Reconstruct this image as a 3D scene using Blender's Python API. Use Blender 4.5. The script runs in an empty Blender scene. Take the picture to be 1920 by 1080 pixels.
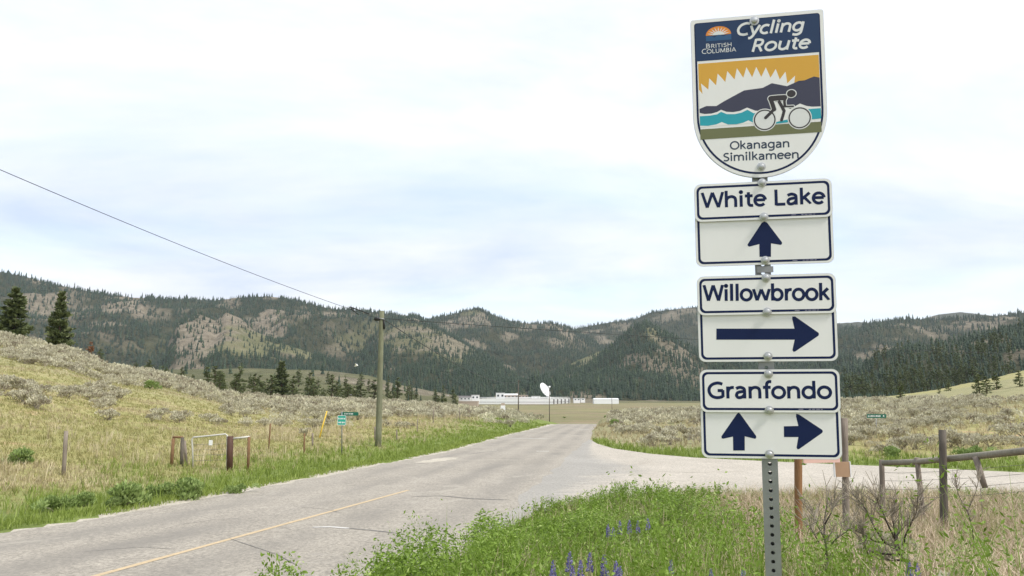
import bpy, math, random
import numpy as np
from mathutils import Vector, Matrix

random.seed(7); RNG = np.random.default_rng(11)
S = bpy.context.scene
COL = S.collection
# ---------------------------------------------------------------- camera
F_PX, CX, CY, HOR = 1400.0, 960.0, 540.0, 740.0
PITCH = math.atan((HOR - CY) / F_PX); CP, SP = math.cos(PITCH), math.sin(PITCH)
EYE = 2.0
cam_d = bpy.data.cameras.new('camera'); cam = bpy.data.objects.new('camera', cam_d); COL.objects.link(cam)
cam_d.sensor_width = 36.0; cam_d.lens = 36.0 * F_PX / 1920.0
cam_d.clip_start = 0.05; cam_d.clip_end = 60000
cam.location = (0, 0, EYE); cam.rotation_euler = (math.pi / 2 + PITCH, 0, 0)
S.camera = cam
# ---------------------------------------------------------------- light
SUN_AZ, SUN_EL = math.radians(122), math.radians(52)
sun_d = bpy.data.lights.new('sun', 'SUN'); sun_d.energy = 1.5; sun_d.angle = math.radians(10); sun_d.color = (1.0, .955, .88)
sun = bpy.data.objects.new('sun', sun_d); COL.objects.link(sun)
sdir = Vector((math.sin(SUN_AZ) * math.cos(SUN_EL), math.cos(SUN_AZ) * math.cos(SUN_EL), math.sin(SUN_EL)))
sun.rotation_euler = sdir.to_track_quat('Z', 'Y').to_euler(); sun.location = (30, -30, 60)
W = bpy.data.worlds.new('World'); S.world = W; W.use_nodes = True
wt = W.node_tree; wt.nodes.clear()


def wn(t, **kw):
    n = wt.nodes.new(t)
    for k, v in kw.items(): setattr(n, k, v)
    return n


def wmath(op, a, b=None, clamp=False):
    n = wn('ShaderNodeMath', operation=op, use_clamp=clamp)
    for i, v in enumerate((a, b)):
        if v is None: continue
        if isinstance(v, (int, float)): n.inputs[i].default_value = v
        else: wt.links.new(v, n.inputs[i])
    return n.outputs[0]


sky = wn('ShaderNodeTexSky', sky_type='NISHITA', sun_disc=False, sun_elevation=SUN_EL, sun_rotation=SUN_AZ)
bg_sky = wn('ShaderNodeBackground'); bg_sky.inputs[1].default_value = 0.13
wt.links.new(sky.outputs[0], bg_sky.inputs[0])
tc = wn('ShaderNodeTexCoord'); sep = wn('ShaderNodeSeparateXYZ'); wt.links.new(tc.outputs['Generated'], sep.inputs[0])
zden = wmath('ADD', wmath('MAXIMUM', sep.outputs[2], 0.0), 0.16)
cmb = wn('ShaderNodeCombineXYZ')
wt.links.new(wmath('DIVIDE', sep.outputs[0], zden), cmb.inputs[0]); wt.links.new(wmath('DIVIDE', sep.outputs[1], zden), cmb.inputs[1])


def wnoise(scale, detail, rough, off, dist=0.0, sx=1.0, sy=1.0):
    mp = wn('ShaderNodeMapping'); mp.inputs['Location'].default_value = off; mp.inputs['Scale'].default_value = (sx, sy, 1)
    wt.links.new(cmb.outputs[0], mp.inputs[0])
    n = wn('ShaderNodeTexNoise'); wt.links.new(mp.outputs[0], n.inputs['Vector'])
    n.inputs['Scale'].default_value = scale; n.inputs['Detail'].default_value = detail
    n.inputs['Roughness'].default_value = rough; n.inputs['Distortion'].default_value = dist
    return n.outputs[0]


n1 = wnoise(0.62, 7, 0.55, (3.2, 0.4, 0), 0.6, 0.8, 1.5)
n2 = wnoise(0.7, 7, 0.6, (9.1, 4.7, 2), 0.5, 0.75, 1.2)
cov = wn('ShaderNodeMapRange'); cov.inputs[1].default_value = 0.36; cov.inputs[2].default_value = 0.60
cov.inputs[3].default_value = 0.74; cov.inputs[4].default_value = 1.0; wt.links.new(n1, cov.inputs[0])
shade = wn('ShaderNodeValToRGB'); wt.links.new(n2, shade.inputs[0])
shade.color_ramp.elements[0].position = 0.30; shade.color_ramp.elements[0].color = (0.60, 0.70, 0.90, 1)
_e = shade.color_ramp.elements.new(0.47); _e.color = (0.83, 0.875, 0.96, 1)
shade.color_ramp.elements[2].position = 0.60; shade.color_ramp.elements[2].color = (1.0, 1.0, 1.0, 1)
bg_cl = wn('ShaderNodeBackground'); bg_cl.inputs[1].default_value = 0.46; wt.links.new(shade.outputs[0], bg_cl.inputs[0])
mixw = wn('ShaderNodeMixShader'); wt.links.new(cov.outputs[0], mixw.inputs[0])
wt.links.new(bg_sky.outputs[0], mixw.inputs[1]); wt.links.new(bg_cl.outputs[0], mixw.inputs[2])
wo = wn('ShaderNodeOutputWorld'); wt.links.new(mixw.outputs[0], wo.inputs[0])
S.view_settings.view_transform = 'Standard'; S.view_settings.look = 'None'
S.view_settings.exposure = 1.38; S.view_settings.gamma = 1.0; S.view_settings.use_curve_mapping = False
S.render.engine = 'CYCLES'
S.cycles.use_denoising = True
S.cycles.max_bounces = 6; S.cycles.diffuse_bounces = 3; S.cycles.transparent_max_bounces = 6; S.cycles.volume_bounces = 0
S.cycles.sample_clamp_indirect = 4.0

# ---------------------------------------------------------------- projection helpers


def ray(px, py):
    """direction through a pixel of the photograph, as slopes (X/Y, Z/Y)"""
    u = (px - CX) / F_PX; v = (CY - py) / F_PX
    d = CP - v * SP
    return u / d, (SP + v * CP) / d


def proj(X, Y, Z):
    Zr = Z - EYE; d = Y * CP + Zr * SP
    return CX + F_PX * X / d, CY - F_PX * (-Y * SP + Zr * CP) / d


def at(px, py, Y):
    a, b = ray(px, py); return Vector((a * Y, Y, EYE + b * Y))


# ---------------------------------------------------------------- numpy noise
def _hash(ix, iy, seed):
    h = (ix.astype(np.int64) * 374761393 + iy.astype(np.int64) * 668265263 + seed * 974711) & 0x7fffffff
    h = ((h ^ (h >> 13)) * 1274126177) & 0x7fffffff
    return ((h ^ (h >> 16)) & 0xffff) / 65535.0


def vnoise(x, y, seed=0):
    x = np.asarray(x, float); y = np.asarray(y, float)
    ix, iy = np.floor(x), np.floor(y); fx, fy = x - ix, y - iy
    fx = fx * fx * (3 - 2 * fx); fy = fy * fy * (3 - 2 * fy)
    a = _hash(ix, iy, seed); b = _hash(ix + 1, iy, seed); c = _hash(ix, iy + 1, seed); d = _hash(ix + 1, iy + 1, seed)
    return (a * (1 - fx) + b * fx) * (1 - fy) + (c * (1 - fx) + d * fx) * fy


def fbm(x, y, seed=0, o=4):
    s, a, t = 0.0, 0.5, 0.0
    for i in range(o):
        s = s + a * vnoise(x * 2 ** i + 17.3 * i, y * 2 ** i - 9.1 * i, seed + i); t += a; a *= .5
    return s / t


def sstep(a, b, x):
    t = np.clip((x - a) / (b - a), 0, 1); return t * t * (3 - 2 * t)


# ---------------------------------------------------------------- terrain
ZV = -10.8


def zroad(Y):
    Y = np.asarray(Y, float)
    d = np.maximum(Y - 118, 0)
    return np.maximum(-.022 * Y - .0007 * d * d, ZV)


def on_plane(px, py):
    a, b = ray(px, py); Y = EYE / (-b - .022); return a * Y, Y


_le = [on_plane(*p) for p in ((0, 1000), (270, 957), (540, 906), (700, 874), (850, 845), (950, 817))]
_sl = (_le[1][0] - _le[0][0]) / (_le[1][1] - _le[0][1])
LE_Y = [-80] + [p[1] for p in _le] + [124, 280]
LE_X = [_le[0][0] + _sl * (-80 - _le[0][1])] + [p[0] for p in _le] + [ray(1043, 793)[0] * 124, ray(1043, 793)[0] * 124 + 21]
_c0, _c1 = on_plane(180, 1080), on_plane(770, 918)
CS = (_c1[0] - _c0[0]) / (_c1[1] - _c0[1])
_rc = on_plane(1107, 824)
RE_Y = [-80, 14, _rc[1], on_plane(1111, 812)[1], 124, 280]
RE_X = [_c0[0] + 4.1 + CS * (-80 - _c0[1]), _c0[0] + 4.1 + CS * (14 - _c0[1]), _rc[0], on_plane(1111, 812)[0], ray(1121, 793)[0] * 124, ray(1121, 793)[0] * 124 + 21]


def xL(Y): return np.interp(Y, LE_Y, LE_X)
def xR(Y): return np.interp(Y, RE_Y, RE_X)


SIDE_FAR = [on_plane(*p) for p in ((1107, 824), (1120, 832), (1150, 841), (1220, 851), (1300, 858), (1440, 865), (1580, 871), (1920, 886), (2400, 908))]
SIDE_NEAR = [(float(xR(13.2)), 13.2), on_plane(1010, 962), on_plane(1080, 946), on_plane(1190, 934), on_plane(1300, 929), on_plane(1450, 927), on_plane(1600, 927), on_plane(1920, 929), on_plane(2600, 935)]
SIDE_POLY = np.array(SIDE_NEAR + SIDE_FAR[::-1])


def inpoly(X, Y, P):
    X = np.asarray(X, float); r = np.zeros(X.shape, bool); n = len(P)
    for i in range(n):
        x0, y0 = P[i]; x1, y1 = P[(i + 1) % n]
        if y0 == y1: continue
        c = ((y0 > Y) != (y1 > Y)) & (X < (x1 - x0) * (Y - y0) / (y1 - y0) + x0)
        r ^= c
    return r


def in_road(X, Y, m=0.0):
    a = (X > xL(Y) - m) & (X < xR(Y) + m) & (Y < 250)
    return a | inpoly(X, Y, SIDE_POLY)


def tab(rows):
    r = [(ray(p, y)[0], D, EYE + ray(p, y)[1] * D) for p, y, D in rows]
    return np.array(r).T


CREST_L = tab([(-900, 560, 95), (-300, 590, 105), (0, 632, 110), (60, 644, 112), (130, 662, 114), (200, 690, 120), (300, 705, 126), (370, 722, 132), (450, 745, 138), (600, 754, 142), (720, 757, 142), (850, 768, 138), (940, 775, 132), (1010, 786, 128), (1043, 793, 126)])
CREST_R = tab([(1121, 793, 126), (1130, 786, 126), (1145, 780, 126), (1200, 775, 132), (1300, 768, 142), (1450, 758, 155), (1580, 750, 170), (1680, 742, 200), (1760, 730, 225), (1830, 716, 245), (1900, 700, 262), (1960, 688, 275), (2200, 650, 300), (2800, 590, 320)])
_ys = np.geomspace(6, 160, 400)
_txl = xL(_ys) / _ys; _o = np.argsort(_txl)
SF_TX = np.array([p[0] / p[1] for p in SIDE_FAR[:0:-1]])[::-1]; SF_Y = np.array([p[1] for p in SIDE_FAR[1:]])
_o2 = np.argsort(SF_TX); SF_TX, SF_Y = SF_TX[_o2], SF_Y[_o2]


def H(X, Y):
    X = np.asarray(X, float); Y = np.asarray(Y, float)
    X, Y = np.broadcast_arrays(X, Y)
    Yp = np.maximum(Y, 1e-3); t = np.clip(X / Yp, -1.9, 1.9)
    zr = zroad(Y)
    left = t < ray(1082, 793)[0]
    Yc = np.where(left, np.interp(t, CREST_L[0], CREST_L[1]), np.interp(t, CREST_R[0], CREST_R[1]))
    zc = np.where(left, np.interp(t, CREST_L[0], CREST_L[2]), np.interp(t, CREST_R[0], CREST_R[2]))
    Yf = np.where(left, np.interp(t, _txl[_o], _ys[_o]) * 1.22 + 1.0, np.interp(t, SF_TX, SF_Y) * 1.03 + .5)
    Yf = np.minimum(Yf, Yc - 4)
    s = np.clip((Y - Yf) / (Yc - Yf), 0, 1)
    zf = zroad(np.minimum(Y, Yf))
    z = zf + (zc - zf) * s ** 1.12
    los = (zc - EYE) / Yc
    over = np.maximum(Y - Yc, 0)
    zb = np.maximum(zc + over * (los - .012), ZV)
    zb = zb + (ZV - zb) * sstep(300, 620, Y)
    z = np.where(Y > Yc, zb, z)
    road_t = (X > xL(Y)) & (X < xR(Y)) & (Y < 260)
    z = np.where(road_t & (Y > 0), np.minimum(z, zr), z)
    # raised verge that the camera and the signpost stand on
    ynear = np.interp(X, [p[0] for p in SIDE_NEAR], [p[1] for p in SIDE_NEAR])
    d = np.minimum(X - xR(Y), ynear - Y)
    bank = (.66 - .52 * sstep(4.5, 10.5, Y)) * sstep(0.0, 2.2, d)
    z = np.where((Y < ynear), np.where(X > xR(Y), zr + bank, z), z)
    rd = in_road(X, Y)
    nz = (fbm(X * .35, Y * .35, 3, 3) - .5) * .22 + (fbm(X * .05, Y * .05, 5, 3) - .5) * 1.1 * np.clip(s * 2, 0, 1) * (s < 1)
    z = z + np.where(rd, 0, nz * np.clip(s * 6 + .25, 0, 1))
    return np.where(rd, zr - .06, z - .02)


def hz(x, y): return float(H(np.array([x]), np.array([y]))[0])


_MY = np.geomspace(3.5, 420, 1600)


def gh(px, py):
    """where the line of sight through a pixel meets the ground"""
    a, b = ray(px, py)
    z = H(a * _MY, _MY); below = np.nonzero(EYE + b * _MY < z)[0]
    i = below[0] if len(below) else len(_MY) - 1
    Y = float(_MY[i]); return Vector((a * Y, Y, float(z[i])))


# ---------------------------------------------------------------- object helpers
def tag(o, label=None, cat=None, group=None, kind=None):
    if label: o['label'] = label
    if cat: o['category'] = cat
    if group: o['group'] = group
    if kind: o['kind'] = kind
    return o


def thing(name, label, cat, loc=(0, 0, 0), group=None, mat=None):
    o = bpy.data.objects.new(name, None); COL.objects.link(o); o.empty_display_size = .2
    if mat is not None: o.matrix_world = mat
    else: o.location = loc
    return tag(o, label, cat, group)


def link(name, me, mat=None, parent=None, loc=None, rotz=0.0, scale=None):
    if mat is not None and not me.materials:
        for m in (mat if isinstance(mat, (list, tuple)) else [mat]): me.materials.append(m)
    o = bpy.data.objects.new(name, me); COL.objects.link(o)
    if parent is not None: o.parent = parent
    if loc is not None: o.location = loc
    if rotz: o.rotation_euler = (0, 0, rotz)
    if scale is not None: o.scale = (scale,) * 3 if isinstance(scale, (int, float)) else scale
    return o


def fmesh(name, V, Fa, attrs=None, smooth=False):
    """fast mesh from numpy: V n x 3, Fa m x k"""
    V = np.ascontiguousarray(V, np.float32); Fa = np.ascontiguousarray(Fa, np.int32)
    me = bpy.data.meshes.new(name); n, (m, k) = len(V), Fa.shape
    me.vertices.add(n); me.vertices.foreach_set('co', V.ravel())
    me.loops.add(m * k); me.loops.foreach_set('vertex_index', Fa.ravel())
    me.polygons.add(m); me.polygons.foreach_set('loop_start', np.arange(0, m * k, k, dtype=np.int32))
    for nm, v in (attrs or {}).items():
        v = np.asarray(v, np.float32)
        if v.ndim == 2:
            a = me.attributes.new(nm, 'FLOAT_VECTOR', 'POINT'); a.data.foreach_set('vector', v.ravel())
        else:
            a = me.attributes.new(nm, 'FLOAT', 'POINT'); a.data.foreach_set('value', v)
    me.update(calc_edges=True)
    if smooth: me.polygons.foreach_set('use_smooth', np.ones(m, bool))
    return me


class MB:
    """collects small solids and links them as one mesh"""
    def __init__(s): s.v, s.f, s.sm = [], [], []

    def add(s, v, f, smooth=False):
        o = len(s.v); s.v += [tuple(p) for p in v]; s.f += [tuple(i + o for i in q) for q in f]; s.sm += [smooth] * len(f); return s

    def box(s, c, d, rot=None):
        c = Vector(c); d = Vector(d) / 2; v = []
        for x in (-1, 1):
            for y in (-1, 1):
                for z in (-1, 1):
                    p = Vector((x * d.x, y * d.y, z * d.z)); v.append((rot @ p if rot else p) + c)
        return s.add(v, [(0, 1, 3, 2), (4, 6, 7, 5), (0, 4, 5, 1), (2, 3, 7, 6), (0, 2, 6, 4), (1, 5, 7, 3)])

    def tube(s, pts, r, n=8, wob=0.0, caps=True):
        pts = [Vector(p) for p in pts]; r = r if isinstance(r, (list, tuple)) else [r] * len(pts)
        v, f = [], []; ref = None
        for i, p in enumerate(pts):
            t = (pts[min(i + 1, len(pts) - 1)] - pts[max(i - 1, 0)])
            t = t.normalized() if t.length > 1e-9 else Vector((0, 0, 1))
            if ref is None: ref = Vector((1, 0, 0)) if abs(t.x) < .8 else Vector((0, 1, 0))
            a = t.cross(ref).normalized(); ref = a.cross(t).normalized()
            for k in range(n):
                th = 2 * math.pi * k / n; rr = r[i] * (1 + wob * (random.random() - .5))
                v.append(p + (a * math.cos(th) + ref * math.sin(th)) * rr)
        for i in range(len(pts) - 1):
            for k in range(n):
                a, b = i * n + k, i * n + (k + 1) % n; f.append((a, b, b + n, a + n))
        s.add(v, f, n > 5)
        if caps:
            o = len(s.v) - len(v)
            s.f += [tuple(o + k for k in range(n))[::-1], tuple(o + (len(pts) - 1) * n + k for k in range(n))]; s.sm += [False, False]
        return s

    def prism(s, poly, y0, y1, hole=None):
        """outline in the local x-z plane, from depth y0 (front) to y1 (back)"""
        n = len(poly)
        v = [(p[0], y0, p[1]) for p in poly] + [(p[0], y1, p[1]) for p in poly]
        f = [tuple(range(n)), tuple(range(2 * n - 1, n - 1, -1))] + [((i + 1) % n, i, i + n, (i + 1) % n + n) for i in range(n)]
        return s.add(v, f)

    def sheet(s, poly, y):
        return s.add([(p[0], y, p[1]) for p in poly], [tuple(range(len(poly)))])

    def ring(s, a, b, y):
        n = len(a); v = [(p[0], y, p[1]) for p in a] + [(p[0], y, p[1]) for p in b]
        return s.add(v, [(i, (i + 1) % n, (i + 1) % n + n, i + n) for i in range(n)])

    def mesh(s, name):
        me = bpy.data.meshes.new(name); me.from_pydata(s.v, [], s.f)
        me.polygons.foreach_set('use_smooth', s.sm); me.update(); return me

    def build(s, name, mat, parent=None, **kw): return link(name, s.mesh(name), mat, parent, **kw)


# ---------------------------------------------------------------- materials
def new_mat(name):
    m = bpy.data.materials.new(name); m.use_nodes = True; return m, m.node_tree, m.node_tree.nodes['Principled BSDF']


def nnode(nt, t, **kw):
    n = nt.nodes.new(t)
    for k, v in kw.items(): setattr(n, k, v)
    return n


def rgba(c): return (c[0], c[1], c[2], 1)


def nz_tex(nt, scale, detail=4, rough=.6, stretch=(1, 1, 1), coord='Object', dist=0):
    t = nnode(nt, 'ShaderNodeTexCoord'); mp = nnode(nt, 'ShaderNodeMapping'); mp.inputs['Scale'].default_value = stretch
    nt.links.new(t.outputs[coord], mp.inputs[0])
    n = nnode(nt, 'ShaderNodeTexNoise'); nt.links.new(mp.outputs[0], n.inputs['Vector'])
    n.inputs['Scale'].default_value = scale; n.inputs['Detail'].default_value = detail; n.inputs['Roughness'].default_value = rough
    n.inputs['Distortion'].default_value = dist
    return n.outputs[0]


def ramp(nt, fac, stops):
    r = nnode(nt, 'ShaderNodeValToRGB'); nt.links.new(fac, r.inputs[0]); e = r.color_ramp.elements
    while len(e) < len(stops): e.new(.5)
    for i, (p, c) in enumerate(stops): e[i].position = p; e[i].color = rgba(c)
    return r.outputs[0]


def mixc(nt, fac, a, b, mode='MIX'):
    m = nnode(nt, 'ShaderNodeMix', data_type='RGBA', blend_type=mode)
    for i, v in ((0, fac), (6, a), (7, b)):
        if isinstance(v, (int, float)): m.inputs[i].default_value = v
        elif isinstance(v, tuple): m.inputs[i].default_value = rgba(v)
        else: nt.links.new(v, m.inputs[i])
    return m.outputs[2]


def fmath(nt, op, a, b=0.0, clamp=False):
    n = nnode(nt, 'ShaderNodeMath', operation=op, use_clamp=clamp)
    for i, v in enumerate((a, b)):
        if isinstance(v, (int, float)): n.inputs[i].default_value = v
        else: nt.links.new(v, n.inputs[i])
    return n.outputs[0]


def mrange(nt, v, a, b, c=0.0, d=1.0):
    n = nnode(nt, 'ShaderNodeMapRange'); nt.links.new(v, n.inputs[0])
    for i, x in enumerate((a, b, c, d)): n.inputs[i + 1].default_value = x
    return n.outputs[0]


def attr(nt, name): return nnode(nt, 'ShaderNodeAttribute', attribute_name=name).outputs['Fac']


def bump(nt, bs, h, strength, dist):
    b = nnode(nt, 'ShaderNodeBump'); b.inputs['Strength'].default_value = strength; b.inputs['Distance'].default_value = dist
    nt.links.new(h, b.inputs['Height']); nt.links.new(b.outputs[0], bs.inputs['Normal'])


def flat(name, c, rough=.6, metal=0.0, var=.12, scale=9.0, spec=.4, bmp=0.0, stretch=(1, 1, 1)):
    m, nt, b = new_mat(name)
    n = nz_tex(nt, scale, 5, .65, stretch)
    col = mixc(nt, n, tuple(x * (1 - var) for x in c), tuple(min(1, x * (1 + var)) for x in c))
    nt.links.new(col, b.inputs['Base Color']); b.inputs['Roughness'].default_value = rough; b.inputs['Metallic'].default_value = metal
    b.inputs['Specular IOR Level'].default_value = spec
    if bmp: bump(nt, b, n, bmp, .01)
    return m


def leafy(name, stops, trans=.25, rough=.65):
    m, nt, b = new_mat(name)
    col = ramp(nt, attr(nt, 'tint'), stops)
    nt.links.new(col, b.inputs['Base Color']); b.inputs['Roughness'].default_value = rough; b.inputs['Specular IOR Level'].default_value = .25
    if trans > 0:
        tr = nnode(nt, 'ShaderNodeBsdfTranslucent'); nt.links.new(col, tr.inputs[0])
        mx = nnode(nt, 'ShaderNodeMixShader'); mx.inputs[0].default_value = trans
        nt.links.new(b.outputs[0], mx.inputs[1]); nt.links.new(tr.outputs[0], mx.inputs[2])
        nt.links.new(mx.outputs[0], nt.nodes['Material Output'].inputs[0])
    return m


def wood(name, c0, c1, scale=6.0, bmp=.5):
    m, nt, b = new_mat(name)
    n = nz_tex(nt, scale, 6, .7, (6, 6, .6)); n2_ = nz_tex(nt, 1.3, 3, .6)
    col = mixc(nt, mrange(nt, n, .3, .7), c0, c1); col = mixc(nt, mrange(nt, n2_, .35, .7, 0, .45), col, tuple(x * .55 for x in c0))
    nt.links.new(col, b.inputs['Base Color']); b.inputs['Roughness'].default_value = .85; bump(nt, b, n, bmp, .01)
    return m


M = {}
NAVY = (.007, .016, .066)
M['sign_white'] = flat('sign_white', (.79, .785, .765), .42, 0, .055, 9, .5, 0, (1, 1, .22))
M['navy'] = flat('navy_print', NAVY, .5, 0, .06, 3, .2)
M['header'] = flat('header_print', (.024, .048, .112), .5, 0, .05, 3, .2)
M['white_print'] = flat('white_print', (.70, .71, .70), .45, 0, .03, 3)
M['yellow_print'] = flat('yellow_print', (.66, .36, .045), .45, 0, .03, 3)
M['mountain_print'] = flat('mountain_print', (.045, .047, .082), .45, 0, .05, 3)
M['teal_print'] = flat('teal_print', (.02, .34, .42), .45, 0, .03, 3)
M['olive_print'] = flat('olive_print', (.155, .165, .075), .45, 0, .05, 3)
M['rider_print'] = flat('rider_print', (.035, .030, .033), .45, 0, .05, 3)
M['text_print'] = flat('text_print', (.032, .050, .090), .45, 0, .05, 3)
M['orange_print'] = flat('orange_print', (.70, .24, .025), .45, 0, .05, 3)
M['blue_print'] = flat('blue_print', (.02, .085, .20), .45, 0, .05, 3)
M['alu'] = flat('panel_metal', (.60, .62, .63), .38, .8, .1, 6)
M['galv'] = flat('galvanised_steel', (.29, .295, .30), .5, .5, .2, 16, .5, .06)
M['bolt'] = flat('zinc_bolt', (.50, .51, .51), .42, .75, .12, 40)
M['grey_mark'] = flat('grey_mark', (.22, .22, .30), .5)
M['pole_wood'] = wood('treated_pole_wood', (.125, .132, .078), (.225, .232, .145), 5)
M['old_wood'] = wood('weathered_wood', (.17, .135, .105), (.31, .265, .215), 8)
M['brown_wood'] = wood('brown_wood', (.20, .095, .035), (.31, .165, .07), 8)
M['grey_wood'] = wood('grey_rail_wood', (.20, .18, .13), (.34, .31, .24), 7)
M['dark_wood'] = wood('dark_post_wood', (.06, .050, .042), (.17, .145, .11), 6)
M['rust'] = flat('rusty_steel', (.20, .115, .06), .8, .1, .5, 7, .3, .3)
M['dark_red'] = flat('dark_red_paint', (.080, .038, .025), .7, 0, .4, 6)
M['blackish'] = flat('black_rubber', (.015, .015, .015), .6)
M['white_pipe'] = flat('pale_pipe', (.52, .50, .45), .5, .1, .15, 8)
M['white_paint'] = flat('white_paint', (.80, .80, .79), .55, 0, .04, .3)
M['off_white'] = flat('off_white_cladding', (.66, .66, .64), .6, 0, .08, .4)
M['dark_roof'] = flat('dark_roof', (.13, .115, .11), .7, 0, .2, .3)
M['tan_wall'] = flat('tan_wall', (.42, .34, .27), .8, 0, .12, .3)
M['window'] = flat('window_glass', (.04, .05, .06), .15)
M['green_sign'] = flat('green_sign_face', (.010, .12, .075), .5, 0, .1, 9)
M['teal_sign'] = flat('teal_sign_face', (.03, .36, .27), .5, 0, .1, 9)
M['yellow_plastic'] = flat('yellow_plastic', (.62, .42, .05), .5, 0, .15, 5)
M['brown_panel'] = flat('brown_panel', (.40, .26, .16), .8, 0, .15, 6)
M['pink_board'] = flat('pink_board', (.66, .43, .36), .7, 0, .08, 4)
M['wire'] = flat('dark_cable', (.03, .03, .03), .6)
M['fence_wire'] = flat('fence_wire', (.20, .19, .18), .5, .5)
M['bark'] = flat('dark_twig_bark', (.075, .062, .052), .9, 0, .45, 14, .2, .3)
M['pale_twig'] = flat('pale_twig', (.30, .26, .20), .9, 0, .35, 9, .2)
M['trunk'] = flat('pine_bark', (.10, .070, .05), .95, 0, .4, 3, .2)
M['needles'] = leafy('pine_needles', [(0, (0.072, 0.0936, 0.036)), (0.6, (0.12, 0.1464, 0.0576)), (1, (0.204, 0.216, 0.102))], .2)
M['far_needles'] = leafy('distant_conifer', [(0, (0.0161, 0.0317, 0.0181)), (0.7, (0.029, 0.0493, 0.0261)), (1, (0.0563, 0.0792, 0.0361))], 0)
M['rusty_needles'] = leafy('rusty_needles', [(0, (.16, .07, .035)), (1, (.30, .15, .07))], .12)
M['sage'] = leafy('sagebrush_leaves', [(0, (0.23, 0.1881, 0.1375)), (0.45, (0.46, 0.4275, 0.308)), (1, (0.713, 0.684, 0.506))], .3)
M['sage_green'] = leafy('green_bush_leaves', [(0, (0.1379, 0.1966, 0.0538)), (0.5, (0.2508, 0.3342, 0.1019)), (1, (0.4264, 0.5244, 0.2155))], .3)
M['weed'] = leafy('weed_leaves', [(0, (0.1001, 0.1623, 0.0169)), (0.5, (0.187, 0.2886, 0.0389)), (0.85, (0.2872, 0.4058, 0.0845)), (1, (0.4525, 0.5411, 0.1948))], .35, .5)
M['grass_green'] = leafy('green_grass', [(0, (0.1365, 0.186, 0.0285)), (0.6, (0.2467, 0.318, 0.0617)), (1, (0.3885, 0.456, 0.1425))], .35)
M['grass_dry'] = leafy('dry_grass', [(0, (0.2596, 0.2065, 0.1121)), (0.5, (0.4248, 0.3599, 0.2065)), (1, (0.649, 0.5664, 0.3776))], .3)
M['grass_olive'] = leafy('olive_grass', [(0, (0.192, 0.193, 0.0633)), (0.5, (0.336, 0.3159, 0.1265)), (1, (0.48, 0.4212, 0.2185))], .3)
M['brush'] = leafy('dry_brush', [(0, (0.2224, 0.1677, 0.1058)), (0.5, (0.4448, 0.3517, 0.2381)), (1, (0.7022, 0.5734, 0.4234))], .15)
M['lupin'] = leafy('lupin_flower', [(0, (.12, .10, .30)), (.6, (.24, .21, .48)), (1, (.50, .46, .66))], .2)


def road_mat(name, c0, c1, cs, tracks, streak=.2, blend=None):
    m, nt, b = new_mat(name)
    fine = nz_tex(nt, 16, 6, .85); med = nz_tex(nt, 3.5, 5, .65); big = nz_tex(nt, .35, 4, .6, (1, .5, 1), 'Object', .8)
    col = mixc(nt, mrange(nt, big, .3, .7), c0, c1)
    col = mixc(nt, mrange(nt, med, .30, .72, 0, .5), col, cs)
    sp = ramp(nt, fine, [(.38, (.58, .58, .57)), (.50, (1, 1, 1)), (.62, (1.48, 1.46, 1.42))])
    col = mixc(nt, .85, col, sp, 'MULTIPLY')
    st = nz_tex(nt, .9, 5, .7, (.35, 2.2, 1), 'Object', 1.2)
    col = mixc(nt, mrange(nt, st, .60, .66, 0, streak), col, (.42, .39, .35))
    if tracks:
        u = attr(nt, 'across'); tr = None
        for c_ in (.16, .37, .63, .84):
            d_ = fmath(nt, 'ABSOLUTE', fmath(nt, 'SUBTRACT', u, c_)); g_ = mrange(nt, d_, .02, .085, 1, 0)
            tr = g_ if tr is None else fmath(nt, 'MAXIMUM', tr, g_)
        pt = mrange(nt, nz_tex(nt, .22, 5, .7, (1, .35, 1), 'Object', .6), .36, .66)
        col = mixc(nt, fmath(nt, 'MULTIPLY', tr, fmath(nt, 'MULTIPLY', pt, .75)), col, (.205, .190, .165))
        col = mixc(nt, mrange(nt, nz_tex(nt, .5, 6, .75, (1, .6, 1), 'Object', 1.5), .57, .63, 0, .5), col, (.40, .365, .305))
    if blend:
        w = fmath(nt, 'ADD', attr(nt, 'blend'), fmath(nt, 'MULTIPLY', fmath(nt, 'SUBTRACT', nz_tex(nt, .8, 6, .7, (.5, 1.6, 1), 'Object', 1.0), .5), 1.5))
        col = mixc(nt, mrange(nt, w, .25, .75), col, mixc(nt, .6, mixc(nt, mrange(nt, big, .3, .7), blend[0], blend[1]), sp, 'MULTIPLY'))
    nt.links.new(col, b.inputs['Base Color']); b.inputs['Roughness'].default_value = .9; b.inputs['Specular IOR Level'].default_value = .2
    bump(nt, b, fine, .5, .006)
    return m


M['road'] = road_mat('chip_seal_road', (.305, .276, .230), (.375, .340, .285), (.235, .214, .182), True)
M['side_road'] = road_mat('pale_gravel_road', (.40, .362, .305), (.50, .455, .388), (.31, .28, .235), False, .35, ((.285, .270, .240), (.345, .325, .29)))
M['gravel'] = road_mat('gravel_shoulder', (.44, .40, .33), (.52, .48, .40), (.30, .26, .20), False)
M['line_yellow'] = flat('worn_yellow_paint', (.50, .385, .235), .8, 0, .4, 12)
M['line_white'] = flat('worn_white_paint', (.56, .54, .50), .8, 0, .15, 6)
M['crack'] = flat('crack_filler', (.175, .165, .15), .8, 0, .4, 9)


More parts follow.
